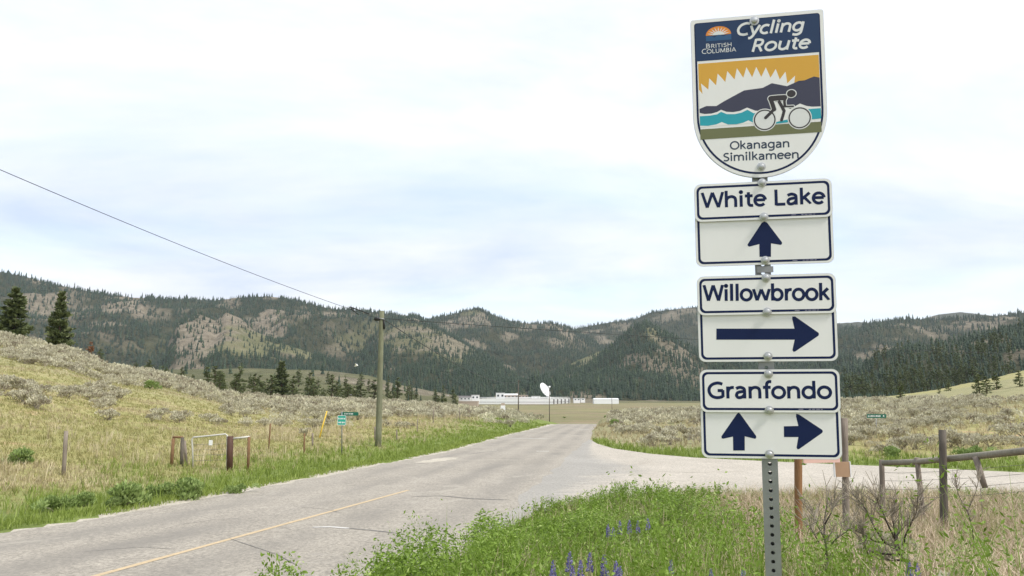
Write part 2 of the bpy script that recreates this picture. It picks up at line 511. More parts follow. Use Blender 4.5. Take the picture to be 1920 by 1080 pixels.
def ground_mat():
    m, nt, b = new_mat('dry_grassland')
    fine = nz_tex(nt, 5.0, 6, .75); med = nz_tex(nt, .55, 5, .65); big = nz_tex(nt, .085, 4, .6)
    dry = ramp(nt, med, [(.30, (.25, .245, .10)), (.47, (.335, .315, .14)), (.58, (.39, .335, .175)), (.68, (.44, .31, .185))])
    dry = mixc(nt, mrange(nt, big, .42, .66, 0, .75), dry, (.285, .28, .10))
    grn = ramp(nt, med, [(.3, (.13, .17, .045)), (.6, (.20, .245, .075)), (.8, (.30, .28, .13))])
    sag = ramp(nt, med, [(.3, (.22, .22, .11)), (.55, (.31, .29, .16)), (.75, (.37, .315, .21))])
    fld = ramp(nt, big, [(.3, (.215, .20, .10)), (.5, (.27, .24, .13)), (.7, (.21, .215, .10))])
    brs = ramp(nt, med, [(.3, (.16, .125, .085)), (.7, (.27, .22, .15))])
    col = mixc(nt, attr(nt, 'sage'), dry, sag)
    col = mixc(nt, attr(nt, 'green'), col, grn)
    col = mixc(nt, attr(nt, 'brush'), col, brs)
    fn = nz_tex(nt, .006, 4, .6, (1, 3, 1)); fld = mixc(nt, mrange(nt, fn, .46, .54), fld, (.26, .205, .135)); f2 = nz_tex(nt, .02, 6, .75, (1, 2.5, 1)); fld = mixc(nt, mrange(nt, f2, .42, .62, 0, .9), fld, (.15, .16, .07))
    col = mixc(nt, attr(nt, 'field'), col, fld)
    col = mixc(nt, .8, col, ramp(nt, fine, [(.28, (.55, .55, .5)), (.5, (1, 1, 1)), (.72, (1.35, 1.3, 1.2))]), 'MULTIPLY')
    nt.links.new(col, b.inputs['Base Color']); b.inputs['Roughness'].default_value = .95; b.inputs['Specular IOR Level'].default_value = .1
    bump(nt, b, fine, .8, .08)
    return m


def hill_mat():
    m, nt, b = new_mat('hillside')
    f = nz_tex(nt, .05, 6, .75); md = nz_tex(nt, .012, 5, .65); rk = nz_tex(nt, .03, 6, .8, (1, 1, .5), 'Object', 1.5)
    forest = ramp(nt, f, [(.3, (.035, .040, .022)), (.6, (.060, .062, .036)), (.8, (.12, .11, .07))])
    rock = ramp(nt, rk, [(.30, (.060, .053, .040)), (.44, (.17, .145, .105)), (.58, (.245, .21, .155)), (.74, (.33, .285, .22))])
    gr = ramp(nt, md, [(.3, (.12, .125, .062)), (.55, (.165, .16, .085)), (.75, (.20, .175, .105))])
    gr = mixc(nt, .6, gr, ramp(nt, f, [(.3, (.7, .7, .7)), (.7, (1.2, 1.2, 1.2))]), 'MULTIPLY')
    col = mixc(nt, attr(nt, 'grass'), forest, gr); col = mixc(nt, attr(nt, 'rock'), col, rock)
    nt.links.new(col, b.inputs['Base Color']); b.inputs['Roughness'].default_value = .95; b.inputs['Specular IOR Level'].default_value = .1
    bump(nt, b, rk, 1.0, 6.0)
    return m


M['ground'] = ground_mat(); M['hill'] = hill_mat()

# ---------------------------------------------------------------- ground sheet
fine_phi = np.radians(np.arange(-44, 44.01, .22)); coarse = np.radians(np.arange(48, 313, 5.0))
phi = np.concatenate([fine_phi, coarse]); rr = np.concatenate([[0.3], np.geomspace(.8, 420, 250), np.geomspace(450, 9000, 34)])
PH, RR = np.meshgrid(phi, rr); gx, gy = RR * np.sin(PH), RR * np.cos(PH)
gz = H(gx, gy)
gzp = np.where(gy < 0, np.where(in_road(gx, gy), zroad(gy) - .06, zroad(gy) + .5), gz)
nr, npz = gx.shape
idx = np.arange(nr * npz).reshape(nr, npz); idn = np.roll(idx, -1, 1)
GF = np.stack([idx[:-1], idn[:-1], idn[1:], idx[1:]], -1).reshape(-1, 4)


def zone(X, Y):
    """green verge, sage slope, dry brush and valley field weights"""
    dl = xL(Y) - X; n = fbm(X * .4, Y * .4, 21, 3)
    verge = np.where(dl > -.3, 1 - sstep(2.2, 5.8 + .06 * np.maximum(Y, 0), dl + (n - .5) * 4.0), 0)
    t = X / np.maximum(Y, 1e-3)
    yf = np.interp(t, SF_TX, SF_Y)
    vr = np.where((t > ray(1100, 800)[0]) & (Y > yf - 1), 1 - sstep(2.0, 8.0, Y - yf + (n - .5) * 6), 0)
    ynear = np.interp(X, [p[0] for p in SIDE_NEAR], [p[1] for p in SIDE_NEAR])
    near = (Y < ynear) & (X > xR(Y))
    gn = np.where(near, 1 - sstep(.9, 2.3, X - .13 * Y + (n - .5) * 1.5), 0)
    green = np.clip(np.where(Y < 300, np.maximum(np.maximum(verge, vr), gn), 0), 0, 1)
    brush = np.where(near, 1 - gn, 0)
    left = t < ray(1082, 793)[0]
    Yc = np.where(left, np.interp(t, CREST_L[0], CREST_L[1]), np.interp(t, CREST_R[0], CREST_R[1]))
    sg = np.where(left, sstep(.42, .7, Y / Yc), sstep(.2, .3, Y / Yc)) * (Y < 330)
    hillgr = (~left) & (Y > 185)
    sg = np.where(hillgr, .25, sg)
    fld = sstep(280, 340, Y)
    return green, np.clip(sg, 0, 1), brush, fld


zg, zs, zb_, zf_ = zone(gx.ravel(), gy.ravel())
gme = fmesh('ground', np.stack([gx, gy, gzp], -1).reshape(-1, 3), GF, {'green': zg, 'sage': zs, 'brush': zb_, 'field': zf_}, True)
tag(link('ground', gme, M['ground']), kind='structure')


# ---------------------------------------------------------------- roads
def strip(name, L, R, n, mat, dz, kind='structure', parent=None):
    """sheet lofted between two plan lines, lying on the road plane"""
    L, R = np.array(L), np.array(R); k = np.linspace(0, 1, n)[None, :, None]
    P = L[:, None, :] * (1 - k) + R[:, None, :] * k
    Z = zroad(P[..., 1]) + dz
    V = np.concatenate([P, Z[..., None]], -1).reshape(-1, 3); a, b = P.shape[:2]
    i = np.arange(a * b).reshape(a, b)
    Fq = np.stack([i[:-1, :-1], i[:-1, 1:], i[1:, 1:], i[1:, :-1]], -1).reshape(-1, 4)
    o = link(name, fmesh(name, V, Fq, {'across': np.tile(np.linspace(0, 1, b), a)}), mat, parent)
    return tag(o, kind=kind) if kind else o


ys = np.concatenate([np.arange(-60, 0, 4), np.arange(0, 60, .35), np.arange(60, 255, 1.5)])
edge_n = (fbm(ys * 1.3, ys * 0 + 3, 41, 4) - .5) * .55
Lp = np.stack([xL(ys) + edge_n, ys], -1); Rp = np.stack([xR(ys), ys], -1)
road = strip('road', Lp, Rp, 14, M['road'], 0.0)
sh_n = (fbm(ys * .9, ys * 0 + 8, 44, 4)) * 1.3 + .35
strip('gravel_shoulder', np.stack([xL(ys) - sh_n, ys], -1), np.stack([xL(ys) + .5, ys], -1), 3, M['gravel'], -.012)


def resample(P, n):
    P = np.array(P); d = np.concatenate([[0], np.cumsum(np.hypot(*np.diff(P, axis=0).T))]); s = np.linspace(0, d[-1], n)
    return np.stack([np.interp(s, d, P[:, 0]), np.interp(s, d, P[:, 1])], -1)


NS = 90
sf, sn = resample(SIDE_FAR, NS), resample(SIDE_NEAR, NS)
sn[0] -= (.3, 0); sf[0] -= (.2, 0)
cross = np.linspace(0, 1, 40)[None, :, None]
P = sn[:, None, :] * (1 - cross) + sf[:, None, :] * cross
wob = (fbm(P[0, :, 1] * .6, P[0, :, 1] * 0, 61, 4) - .5) * 2.0
P[0, :, 0] += wob * .25
V = np.concatenate([P, (zroad(P[..., 1]) + .004)[..., None]], -1).reshape(-1, 3)
i = np.arange(NS * 40).reshape(NS, 40)
dE = np.hypot(P[..., 0] - P[:1, :, 0], P[..., 1] - P[:1, :, 1])
tag(link('side_road', fmesh('side_road', V, np.stack([i[:-1, :-1], i[:-1, 1:], i[1:, 1:], i[1:, :-1]], -1).reshape(-1, 4), {'blend': np.clip(1.25 - dE / 3.6, 0, 1.25).ravel()}), M['side_road']), kind='structure')
# painted line, cracks and worn marks lying on the road
yl = np.arange(-10, _c1[1] + .01, .25)
xc = _c0[0] + CS * (yl - _c0[1])
wl = .055 + .012 * (fbm(yl * 3, yl * 0, 71, 3) - .5)
strip('centre_line', np.stack([xc - wl, yl], -1), np.stack([xc + wl, yl], -1), 2, M['line_yellow'], .004, None, road)


def mark(name, pts, w, mat, dz=.005):
    q = [on_plane(*p) for p in pts]; q = resample(q, 16); t = np.gradient(q, axis=0); t /= np.linalg.norm(t, axis=1)[:, None]
    nrm = np.stack([-t[:, 1], t[:, 0]], -1); ww = w * (.45 + fbm(np.arange(16) * .7, np.arange(16) * 0. + w * 90, 5, 2))[:, None]
    ww[0] *= .2; ww[-1] *= .2
    return strip(name, q + nrm * ww, q - nrm * ww, 2, mat, dz, None, road)


mark('worn_mark', [(585, 989), (620, 988), (655, 991)], .05, M['line_white'])
mark('crack', [(655, 991), (700, 995), (745, 1000)], .022, M['crack'], .006)
mark('crack', [(770, 931), (830, 930), (880, 935), (960, 938)], .03, M['crack'], .006)
mark('crack', [(1020, 942), (1060, 944)], .03, M['crack'], .0085)
mark('worn_mark', [(955, 822), (990, 822), (1026, 823)], .16, M['line_white'])
mark('worn_mark', [(962, 814), (984, 814)], .15, M['line_white'])
mark('worn_mark', [(1086, 806), (1108, 806)], .3, M['line_white'])
mark('worn_mark', [(785, 868), (815, 864), (850, 858)], .42, M['gravel'])
mark('worn_mark', [(1005, 846), (1030, 846)], .10, M['line_white'])
mark('crack', [(880, 852), (905, 848), (935, 846)], .05, M['crack'], .006)
for c_ in ([(430, 1010), (520, 1040), (560, 1062)], [(150, 1035), (260, 1026), (330, 1030)], [(640, 905), (700, 903), (790, 899), (840, 897)], [(900, 880), (960, 872), (1010, 869)], [(560, 950), (610, 955), (640, 962)], [(960, 905), (1010, 900)], [(330, 985), (400, 975), (455, 972)], [(760, 880), (800, 872), (830, 866)]):
    mark('crack', c_, .007, M['crack'], .0065)
mark('crack', [(1230, 884), (1290, 886), (1400, 884)], .06, M['gravel'], .0085)

# ---------------------------------------------------------------- hills


def ellip(px, py, L):
    m = np.zeros_like(px)
    for cx, cy, rx, ry, k in L:
        d = ((px - cx) / rx) ** 2 + ((py - cy) / ry) ** 2
        m = np.maximum(m, k * (1 - sstep(.55, 1.35, d)))
    return m


class Hill:
    def __init__(s, crest, base, rock=(), grass=(), g=1.0, amp=30, dens=.95, base_z=ZV - 1, defg=0.0, seed=1, trees=0, th=(9, 15)):
        s.T = tab(crest); s.base = base; s.rock, s.grass, s.g, s.amp, s.dens, s.bz, s.defg, s.seed, s.trees, s.th = rock, grass, g, amp, dens, base_z, defg, seed, trees, th
        s.p0, s.p1 = crest[0][0], crest[-1][0]

    def z(s, t, p):
        """p runs from 0 at the foot to 1 at the crest and on to 1.5 behind it"""
        D = np.interp(t, s.T[0], s.T[1]); zc = np.interp(t, s.T[0], s.T[2])
        Y = s.base + (D - s.base) * p
        X = t * Y; q = np.clip(p, 0, 1)
        z = s.bz + (zc - s.bz) * q ** s.g
        L = 260 + s.base * .05
        rid = 1 - np.abs(2 * fbm(X / L, Y / L * .8, s.seed * 13, 4) - 1)
        k = np.minimum(q * 3, 1) * (1 - .88 * sstep(.55, 1.0, q))
        z = z + s.amp * (rid - .62) * 1.6 * k + s.amp * .16 * (fbm(X / 60, Y / 60, s.seed * 7, 3) - .5) * np.minimum(q * 4, 1) * (1 - .7 * sstep(.8, 1, q))
        z = z + 11 * (fbm(X / 26, Y / 26, s.seed * 17, 3) - .5) * np.minimum(q * 4, 1) * (1 - .6 * sstep(.85, 1, q)) * min(1, s.amp / 20)
        z = z - np.maximum(p - 1, 0) * (zc - s.bz) * .9
        return X, Y, z

    def masks(s, X, Y, z):
        px, py = proj(X, Y, z)
        w = (fbm(X / 90, Y / 90, s.seed * 3 + 1, 4) - .5)
        px2 = px + w * 55; py2 = py + (fbm(X / 90, Y / 90, s.seed * 3 + 5, 4) - .5) * 36
        oc = fbm(X / 130, Y / 130, s.seed * 9 + 2, 5)
        r = np.maximum(ellip(px2, py2, s.rock) * sstep(.38, .52, oc + .04), .8 * sstep(.63, .70, oc)); g = np.maximum(ellip(px2, py2, s.grass), s.defg)
        return np.clip(r, 0, 1), np.clip(g, 0, 1), px, py

    def build(s):
        t = np.linspace(s.T[0][0], s.T[0][-1], int((s.p1 - s.p0) / 5) + 2); p = np.concatenate([np.linspace(0, 1, 62), np.linspace(1.04, 1.5, 7)])
        TT, PP = np.meshgrid(t, p); X, Y, z = s.z(TT, PP)
        r, g, _, _ = s.masks(X, Y, z); a, b = X.shape; i = np.arange(a * b).reshape(a, b)
        me = fmesh('hill', np.stack([X, Y, z], -1).reshape(-1, 3), np.stack([i[:-1, :-1], i[:-1, 1:], i[1:, 1:], i[1:, :-1]], -1).reshape(-1, 4), {'rock': r.ravel(), 'grass': g.ravel()}, False)
        return tag(link('hill', me, M['hill']), kind='structure')

    def forest(s):
        n = s.trees; t = RNG.uniform(s.T[0][0], s.T[0][-1], n); p = RNG.uniform(.02, 1.03, n)
        k = int(n * .05); p[:k] = RNG.uniform(.975, 1.02, k)
        X, Y, z = s.z(t, p); r, g, px, py = s.masks(X, Y, z)
        d = s.dens * (1 - .84 * r) * (1 - .94 * g)
        cl = fbm(X / 70, Y / 70, s.seed * 5, 4)
        d = np.clip(d * (1 + 2.2 * (cl - .5)) + (r + g > .3) * .14 * sstep(.5, .7, cl), 0, 1)
        keep = RNG.random(n) < d
        X, Y, z = X[keep], Y[keep], z[keep]
        h = RNG.uniform(s.th[0], s.th[1], len(X)) * np.clip(RNG.lognormal(-.06, .28, len(X)), .45, 1.5)
        return np.stack([X, Y, z - .4, h], -1)


HILLS = [
    Hill([(-700, 380, 2900), (-200, 462, 2800), (0, 513, 2750), (60, 525, 2700), (100, 537, 2700), (200, 552, 2700), (300, 563, 2750), (400, 566, 2800), (440, 562, 2800), (500, 556, 2800), (540, 562, 2800), (600, 575, 2800), (700, 589, 2800), (780, 596, 2850), (850, 630, 2850), (930, 690, 2850), (1000, 730, 2850)], 1950,
         rock=[(70, 560, 60, 42, .85), (130, 575, 40, 40, .6), (225, 578, 52, 34, .95), (205, 604, 48, 14, .9), (285, 588, 28, 20, .5), (512, 600, 26, 56, 1), (480, 640, 18, 40, .8), (565, 592, 26, 14, .6), (640, 610, 30, 18, .35), (640, 655, 40, 14, .45), (580, 640, 30, 12, .7), (245, 645, 30, 8, .4), (345, 575, 20, 12, .5), (720, 655, 22, 12, .6), (740, 650, 16, 10, .6)],
         grass=[(680, 640, 50, 24, .55), (700, 610, 30, 14, .4), (265, 650, 90, 12, .2)], amp=95, seed=1, trees=30000, th=(10, 17), g=.95),
    Hill([(300, 690, 1800), (314, 648, 1850), (335, 606, 1900), (372, 590, 1950), (405, 602, 1950), (425, 586, 1980), (450, 596, 1980), (480, 622, 1950), (540, 648, 1900), (600, 668, 1850), (640, 690, 1800)], 1330,
         rock=[(395, 620, 80, 30, 1), (360, 640, 46, 24, 1), (440, 610, 34, 24, .9)], grass=[(440, 640, 70, 24, 1), (490, 652, 90, 17, 1), (570, 664, 60, 8, 1), (395, 655, 60, 10, .9)], amp=24, seed=2, trees=4200, dens=.95, defg=.0, th=(9, 14)),
    Hill([(660, 700, 2000), (690, 640, 2150), (730, 603, 2300), (770, 596, 2350), (800, 604, 2300), (830, 622, 2200), (870, 645, 2150), (900, 660, 2100), (940, 690, 2000), (990, 725, 1900)], 1330,
         rock=[(790, 612, 46, 18, .8), (850, 650, 50, 18, .7), (740, 690, 18, 8, .9)], grass=[(770, 630, 60, 30, .75), (850, 660, 60, 22, .7), (820, 640, 60, 22, .6)], amp=34, seed=3, trees=6500, dens=.95, th=(9, 15)),
    Hill([(700, 640, 3400), (780, 604, 3400), (820, 597, 3400), (850, 592, 3400), (875, 583, 3400), (900, 582, 3400), (930, 594, 3350), (960, 604, 3350), (1000, 609, 3300), (1030, 607, 3300), (1050, 611, 3300), (1066, 617, 3300), (1110, 640, 3250), (1170, 690, 3200)], 2350,
         rock=[(905, 592, 12, 14, .8), (860, 610, 48, 16, .75), (985, 610, 26, 8, .7), (1030, 625, 40, 14, .85), (1060, 640, 34, 10, .6), (950, 632, 18, 8, .5)], grass=[(880, 586, 26, 8, .6)], amp=75, seed=4, trees=12000, th=(11, 17)),
    Hill([(980, 660, 3900), (1040, 625, 3900), (1100, 613, 3900), (1150, 605, 3900), (1190, 600, 3900), (1220, 587, 3900), (1260, 581, 3900), (1300, 577, 3900), (1400, 580, 3900), (1500, 594, 3850), (1600, 616, 3800), (1700, 640, 3800)], 2900,
         rock=[(1270, 590, 40, 10, .7), (1170, 612, 20, 5, .6), (1330, 610, 30, 20, .6)], amp=46, seed=5, trees=9000, th=(12, 18)),
    Hill([(960, 735, 1950), (1040, 700, 2050), (1080, 678, 2100), (1120, 660, 2150), (1150, 652, 2150), (1200, 670, 2100), (1260, 700, 2050)], 1400,
         grass=[(1110, 668, 60, 18, 1), (1140, 658, 26, 12, 1)], amp=16, seed=6, trees=2600, dens=.9, th=(9, 14)),
    Hill([(990, 745, 1750), (1050, 722, 1800), (1100, 694, 1850), (1150, 650, 1900), (1185, 620, 1950), (1213, 606, 2000), (1235, 618, 2000), (1270, 640, 1950), (1310, 664, 1900), (1400, 684, 1850), (1500, 692, 1850), (1580, 676, 1900), (1612, 690, 1850), (1680, 720, 1800)], 1250,
         rock=[(1265, 650, 40, 26, .8), (1235, 628, 16, 14, .7), (1200, 690, 52, 26, .75), (1270, 700, 50, 24, .6), (1598, 684, 20, 14, 1), (1150, 700, 30, 14, .5)], grass=[(1228, 620, 12, 20, .8)], amp=60, seed=7, trees=12000, th=(9, 15)),
    Hill([(1480, 640, 2600), (1560, 622, 2600), (1600, 616, 2600), (1640, 604, 2600), (1700, 600, 2600), (1750, 602, 2600), (1800, 598, 2600), (1870, 594, 2600), (1920, 588, 2600), (2100, 572, 2600), (2500, 540, 2700)], 1750,
         rock=[(1690, 642, 24, 10, .6), (1850, 608, 60, 9, .8), (1790, 615, 40, 8, .5), (1640, 612, 16, 5, .4)], amp=75, seed=8, trees=13000, th=(10, 16)),
    Hill([(1500, 760, 720), (1560, 722, 780), (1600, 704, 820), (1650, 674, 860), (1700, 656, 880), (1750, 647, 900), (1800, 640, 900), (1850, 628, 910), (1900, 618, 920), (1960, 606, 930), (2200, 570, 950), (2600, 540, 980)], 430,
         rock=[(1740, 652, 40, 9, .9), (1790, 660, 30, 14, .6), (1850, 640, 50, 14, .75), (1910, 625, 30, 14, .8), (1905, 655, 24, 20, .5)], grass=[(1730, 645, 30, 6, .5)], amp=14, seed=9, trees=7500, th=(6, 10.5)),
    Hill([(-500, 640, 900), (0, 672, 900), (200, 690, 900), (300, 694, 900), (450, 690, 900), (600, 694, 900), (690, 704, 900), (740, 720, 900), (800, 732, 900), (860, 742, 900)], 360,
         rock=[(600, 700, 36, 7, .4)], grass=[], amp=7, seed=10, trees=520, dens=.55, defg=.0, th=(8, 14)),
    Hill([(820, 747, 1500), (900, 742, 1560), (960, 730, 1600), (1010, 725, 1640), (1100, 734, 1640), (1180, 738, 1640), (1300, 742, 1600), (1500, 748, 1500)], 1150,
         rock=[(1130, 742, 90, 6, .25)], amp=5, seed=12, trees=50, dens=.0, defg=1.0),
    Hill([(1480, 612, 6000), (1580, 606, 6000), (1612, 604, 6000), (1680, 612, 6000), (1760, 590, 6000), (1800, 586, 6000), (1860, 592, 6000), (2000, 600, 6000)], 4800, amp=60, seed=13, trees=10, dens=.0),
]
HILLS[9].defg = .85
TREES = []
for hl in HILLS:
    hl.build(); TREES.append(hl.forest())

# meadow trees below the left range: sparse, in clumps
hl = HILLS[9]
t = RNG.uniform(hl.T[0][0], hl.T[0][-1], 900); p = RNG.uniform(.05, 1, 900); X, Y, z = hl.z(t, p)
cl = fbm(X / 45, Y / 45, 77, 3); kp = cl > .60
TREES[9] = np.stack([X, Y, z - .3, RNG.uniform(7, 13, 900)], -1)[kp]

# ---------------------------------------------------------------- vegetation shapes


def quads_from(C, A, B, tint, rng_t=.25):
    """rhombus leaves: centre C, half-axes A (length) and B (width)"""
    n = len(C); V = np.stack([C - A, C + B, C + A, C - B], 1).reshape(-1, 3)
    Fq = np.arange(4 * n).reshape(n, 4)
    return V, Fq, np.repeat(tint, 4)


def unit(v): return v / np.maximum(np.linalg.norm(v, axis=-1, keepdims=True), 1e-9)


def rand_dirs(n, up=0.0):
    d = unit(RNG.normal(size=(n, 3))); d[:, 2] += up; return unit(d)


def blades(P, h, w, lean, tint):
    """grass blades: bent strips of two triangles"""
    n = len(P); a = RNG.uniform(0, 2 * np.pi, n); d = np.stack([np.cos(a), np.sin(a), np.zeros(n)], -1)
    s = np.stack([-np.sin(a + .6), np.cos(a + .6), np.zeros(n)], -1) * w[:, None]
    mid = P + np.array([0, 0, 1.]) * (h * .6)[:, None] + d * (h * lean * .35)[:, None]
    tip = P + np.array([0, 0, 1.]) * (h * .96)[:, None] + d * (h * lean)[:, None]
    V = np.stack([P - s, P + s, mid + s * .6, mid - s * .6, tip], 1).reshape(-1, 3)
    b = np.arange(n)[:, None] * 5
    Fq = np.concatenate([np.concatenate([b, b + 1, b + 2], 1), np.concatenate([b, b + 2, b + 3], 1), np.concatenate([b + 3, b + 2, b + 4], 1)])
    return V, Fq, np.repeat(tint, 5)


def far_tree_template(n=5, tiers=3):
    v, f = [], []
    for k in range(tiers):
        z0 = .06 + .27 * k; z1 = z0 + .42 if k < tiers - 1 else 1.0; r = .21 * (1 - k * .27)
        o = len(v)
        for j in range(n):
            a = 2 * math.pi * (j + k * .5) / n; q = r * (1 if j % 2 else .78)
            v.append((q * math.cos(a), q * math.sin(a), z0 - (.03 if j % 2 else 0)))
        v.append((0, 0, z1)); f += [(o + j, o + (j + 1) % n, o + n) for j in range(n)]
    return np.array(v), np.array(f)


def join_far_trees(T, name, label):
    tv, tf = far_tree_template(); n = len(T); a = RNG.uniform(0, 6.28, n); ca, sa = np.cos(a), np.sin(a)
    wd = T[:, 3] * RNG.uniform(.75, 1.35, n)
    jit = 1 + RNG.uniform(-.3, .3, (n, len(tv)))
    vx = tv[None, :, 0] * wd[:, None] * jit; vy = tv[None, :, 1] * wd[:, None] * jit
    V = np.stack([T[:, 0:1] + vx * ca[:, None] - vy * sa[:, None], T[:, 1:2] + vx * sa[:, None] + vy * ca[:, None], T[:, 2:3] + tv[None, :, 2] * T[:, 3:4]], -1).reshape(-1, 3)
    Fq = (tf[None] + (np.arange(n) * len(tv))[:, None, None]).reshape(-1, 3)
    tint = np.repeat(np.clip(RNG.normal(.45, .25, n), 0, 1), len(tv))
    o = link(name, fmesh(name, V, Fq, {'tint': tint}), M['far_needles'])
    return tag(o, label, 'forest', kind='stuff')


def pine_meshes(seed, clumps, trunk=True, shape=1.0, droop=.25):
    """unit-height pine: returns trunk mesh and crown mesh"""
    rg = np.random.default_rng(seed)
    mb = MB(); pts = [(rg.normal(0, .004) * k, rg.normal(0, .004) * k, k / 8) for k in range(9)]
    mb.tube(pts, [.022 * (1 - k / 8.4) + .002 for k in range(9)], 6)
    NB = 64 if clumps < 1200 else 150
    zs = .07 + .93 * np.sort(rg.random(NB)) ** .95
    L = (.25 * shape) * (1 - zs) ** (.72 if clumps > 1200 else .55) * rg.uniform(.55, 1.15, NB) + .012
    L *= np.where(zs < .18, .75, 1)
    az = rg.uniform(0, 6.28, NB)
    for zz, l, a in list(zip(zs, L, az))[::2]:
        mb.tube([(0, 0, zz), (l * .8 * math.cos(a), l * .8 * math.sin(a), zz - l * droop * .6 + .01)], [.005, .0015], 4, caps=False)
    b = rg.choice(NB, clumps, p=(L + .03) / (L + .03).sum()); u = rg.uniform(.15, 1.05, clumps) ** .75
    l = L[b] * u
    C = np.stack([l * np.cos(az[b]), l * np.sin(az[b]), zs[b] - l * droop + .04 * u * u], -1)
    C += rg.normal(0, 1, (clumps, 3)) * np.array([.022, .022, .012]) * (.5 + L[b] * 3)[:, None]
    d = np.stack([np.cos(az[b]), np.sin(az[b]), rg.uniform(.1, .9, clumps)], -1) + rg.normal(0, .5, (clumps, 3))
    d = unit(d); sd = unit(np.cross(d, rg.normal(size=(clumps, 3))))
    sz = rg.uniform(.6, 1.3, clumps) * (.052 if clumps < 400 else .036 if clumps < 1200 else .030)
    V, Fq, tt = quads_from(C, d * sz[:, None], sd * (sz * .5)[:, None], np.clip(rg.normal(.45, .22, clumps), 0, 1))
    return mb.mesh('trunk'), fmesh('crown', V, Fq, {'tint': tt})


# ---------------------------------------------------------------- conifers: the 300 largest as things of their own
allT = np.concatenate([np.c_[T, np.full(len(T), k)] for k, T in enumerate(TREES)])
ax_, ay_ = proj(allT[:, 0], allT[:, 1], allT[:, 2]); tx_, ty_ = proj(allT[:, 0], allT[:, 1], allT[:, 2] + allT[:, 3])
tb = allT[:, 0] / allT[:, 1]
los = np.where(tb < ray(1082, 793)[0], np.interp(tb, CREST_L[0], (CREST_L[2] - EYE) / CREST_L[1]), np.interp(tb, CREST_R[0], (CREST_R[2] - EYE) / CREST_R[1]))
seen = ((allT[:, 2] + allT[:, 3] * .6 - EYE) / allT[:, 1] > los + .002) & (ax_ > 5) & (ax_ < 1915) & ~((ax_ > 1300) & (ax_ < 1585))
kk = allT[:, 4].astype(int)
# hidden behind the near right wooded hill or the meadow rise
size = np.where(seen & (ay_ - ty_ > 3), ay_ - ty_, 0)
size = np.where((kk == 9) | (kk == 8), size + 40, size)
order = np.argsort(-size); pick = order[:250]; pick = pick[size[pick] > 0]
mask = np.ones(len(allT), bool); mask[pick] = False
for k, hl in enumerate(HILLS):
    T = allT[mask & (kk == k)][:, :4]
    if len(T) > 3: join_far_trees(T, 'distant_forest', 'dark conifer forest covering the distant hillside')
PROTO = {}; JOINED = {}
for nm, cl, sh in (('big0', 7500, 1.0), ('big1', 6500, .85), ('mid0', 700, .95), ('mid1', 650, .78), ('mid2', 600, 1.15), ('small0', 170, .85), ('small1', 150, 1.05), ('small2', 160, .7)):
    PROTO[nm] = pine_meshes(hash(nm) % 1 + len(PROTO) * 5 + 3, cl, True, sh)
for tr, cr in PROTO.values(): tr.materials.append(M['trunk']); cr.materials.append(M['needles'])


def pine(proto, loc, h, label, group, rot=None, wide=1.0, parts=True, mat=None, name='pine_tree'):
    tr, cr = PROTO[proto]; rot = random.uniform(0, 6.28) if rot is None else rot
    if parts:
        r = thing(name, label, 'tree', loc, group); r.rotation_euler = (0, 0, rot); r.scale = (h * wide, h * wide, h)
        link('trunk', tr, None, r); c = link('crown', cr, None, r)
        if mat: c.material_slots[0].link = 'OBJECT'; c.material_slots[0].material = mat
        return r
    if proto not in JOINED:
        nt_ = len(tr.vertices); me = bpy.data.meshes.new('pine'); V = [tuple(v.co) for v in tr.vertices] + [tuple(v.co) for v in cr.vertices]
        me.from_pydata(V, [], [tuple(p.vertices) for p in tr.polygons] + [tuple(i + nt_ for i in p.vertices) for p in cr.polygons])
        me.polygons.foreach_set('material_index', [0] * len(tr.polygons) + [1] * len(cr.polygons))
        a = me.attributes.new('tint', 'FLOAT', 'POINT'); tv = np.zeros(len(cr.vertices), np.float32); cr.attributes['tint'].data.foreach_get('value', tv); a.data.foreach_set('value', np.concatenate([np.zeros(nt_, np.float32), tv]))
        me.materials.append(M['trunk']); me.materials.append(M['needles']); JOINED[proto] = me
    cr = JOINED[proto]
    o = link(name, cr, None, None, loc, rot, (h * wide, h * wide, h)); return tag(o, label, 'tree', group)


for i in pick:
    X, Y, z, h, k = allT[i]; hpx = size[i] - (40 if k in (8, 9) else 0)
    zn = {8: ('dark green pine in the wooded slope behind the right-hand sagebrush', 'pines on the wooded slope at right'), 9: ('small dark pine on the pale meadow below the left range', 'pines on the meadow at left')}.get(int(k), ('tiny dark conifer on the far hillside', 'conifers on the far hillsides'))
    pr = random.choice(['small0', 'small1', 'small2']) if hpx < 24 else random.choice(['mid0', 'mid1', 'mid2'])
    pine(pr, (X, Y, z), h, zn[0], zn[1], wide=random.uniform(.85, 1.25), parts=False)


def pine_at(px, ytop, ybase, Y, proto, label, group=None, wide=1.0, mat=None, sink=.0):
    b = at(px, ybase, Y); tp = at(px, ytop, Y); return pine(proto, b, tp.z - b.z, label, group, None, wide, True, mat)


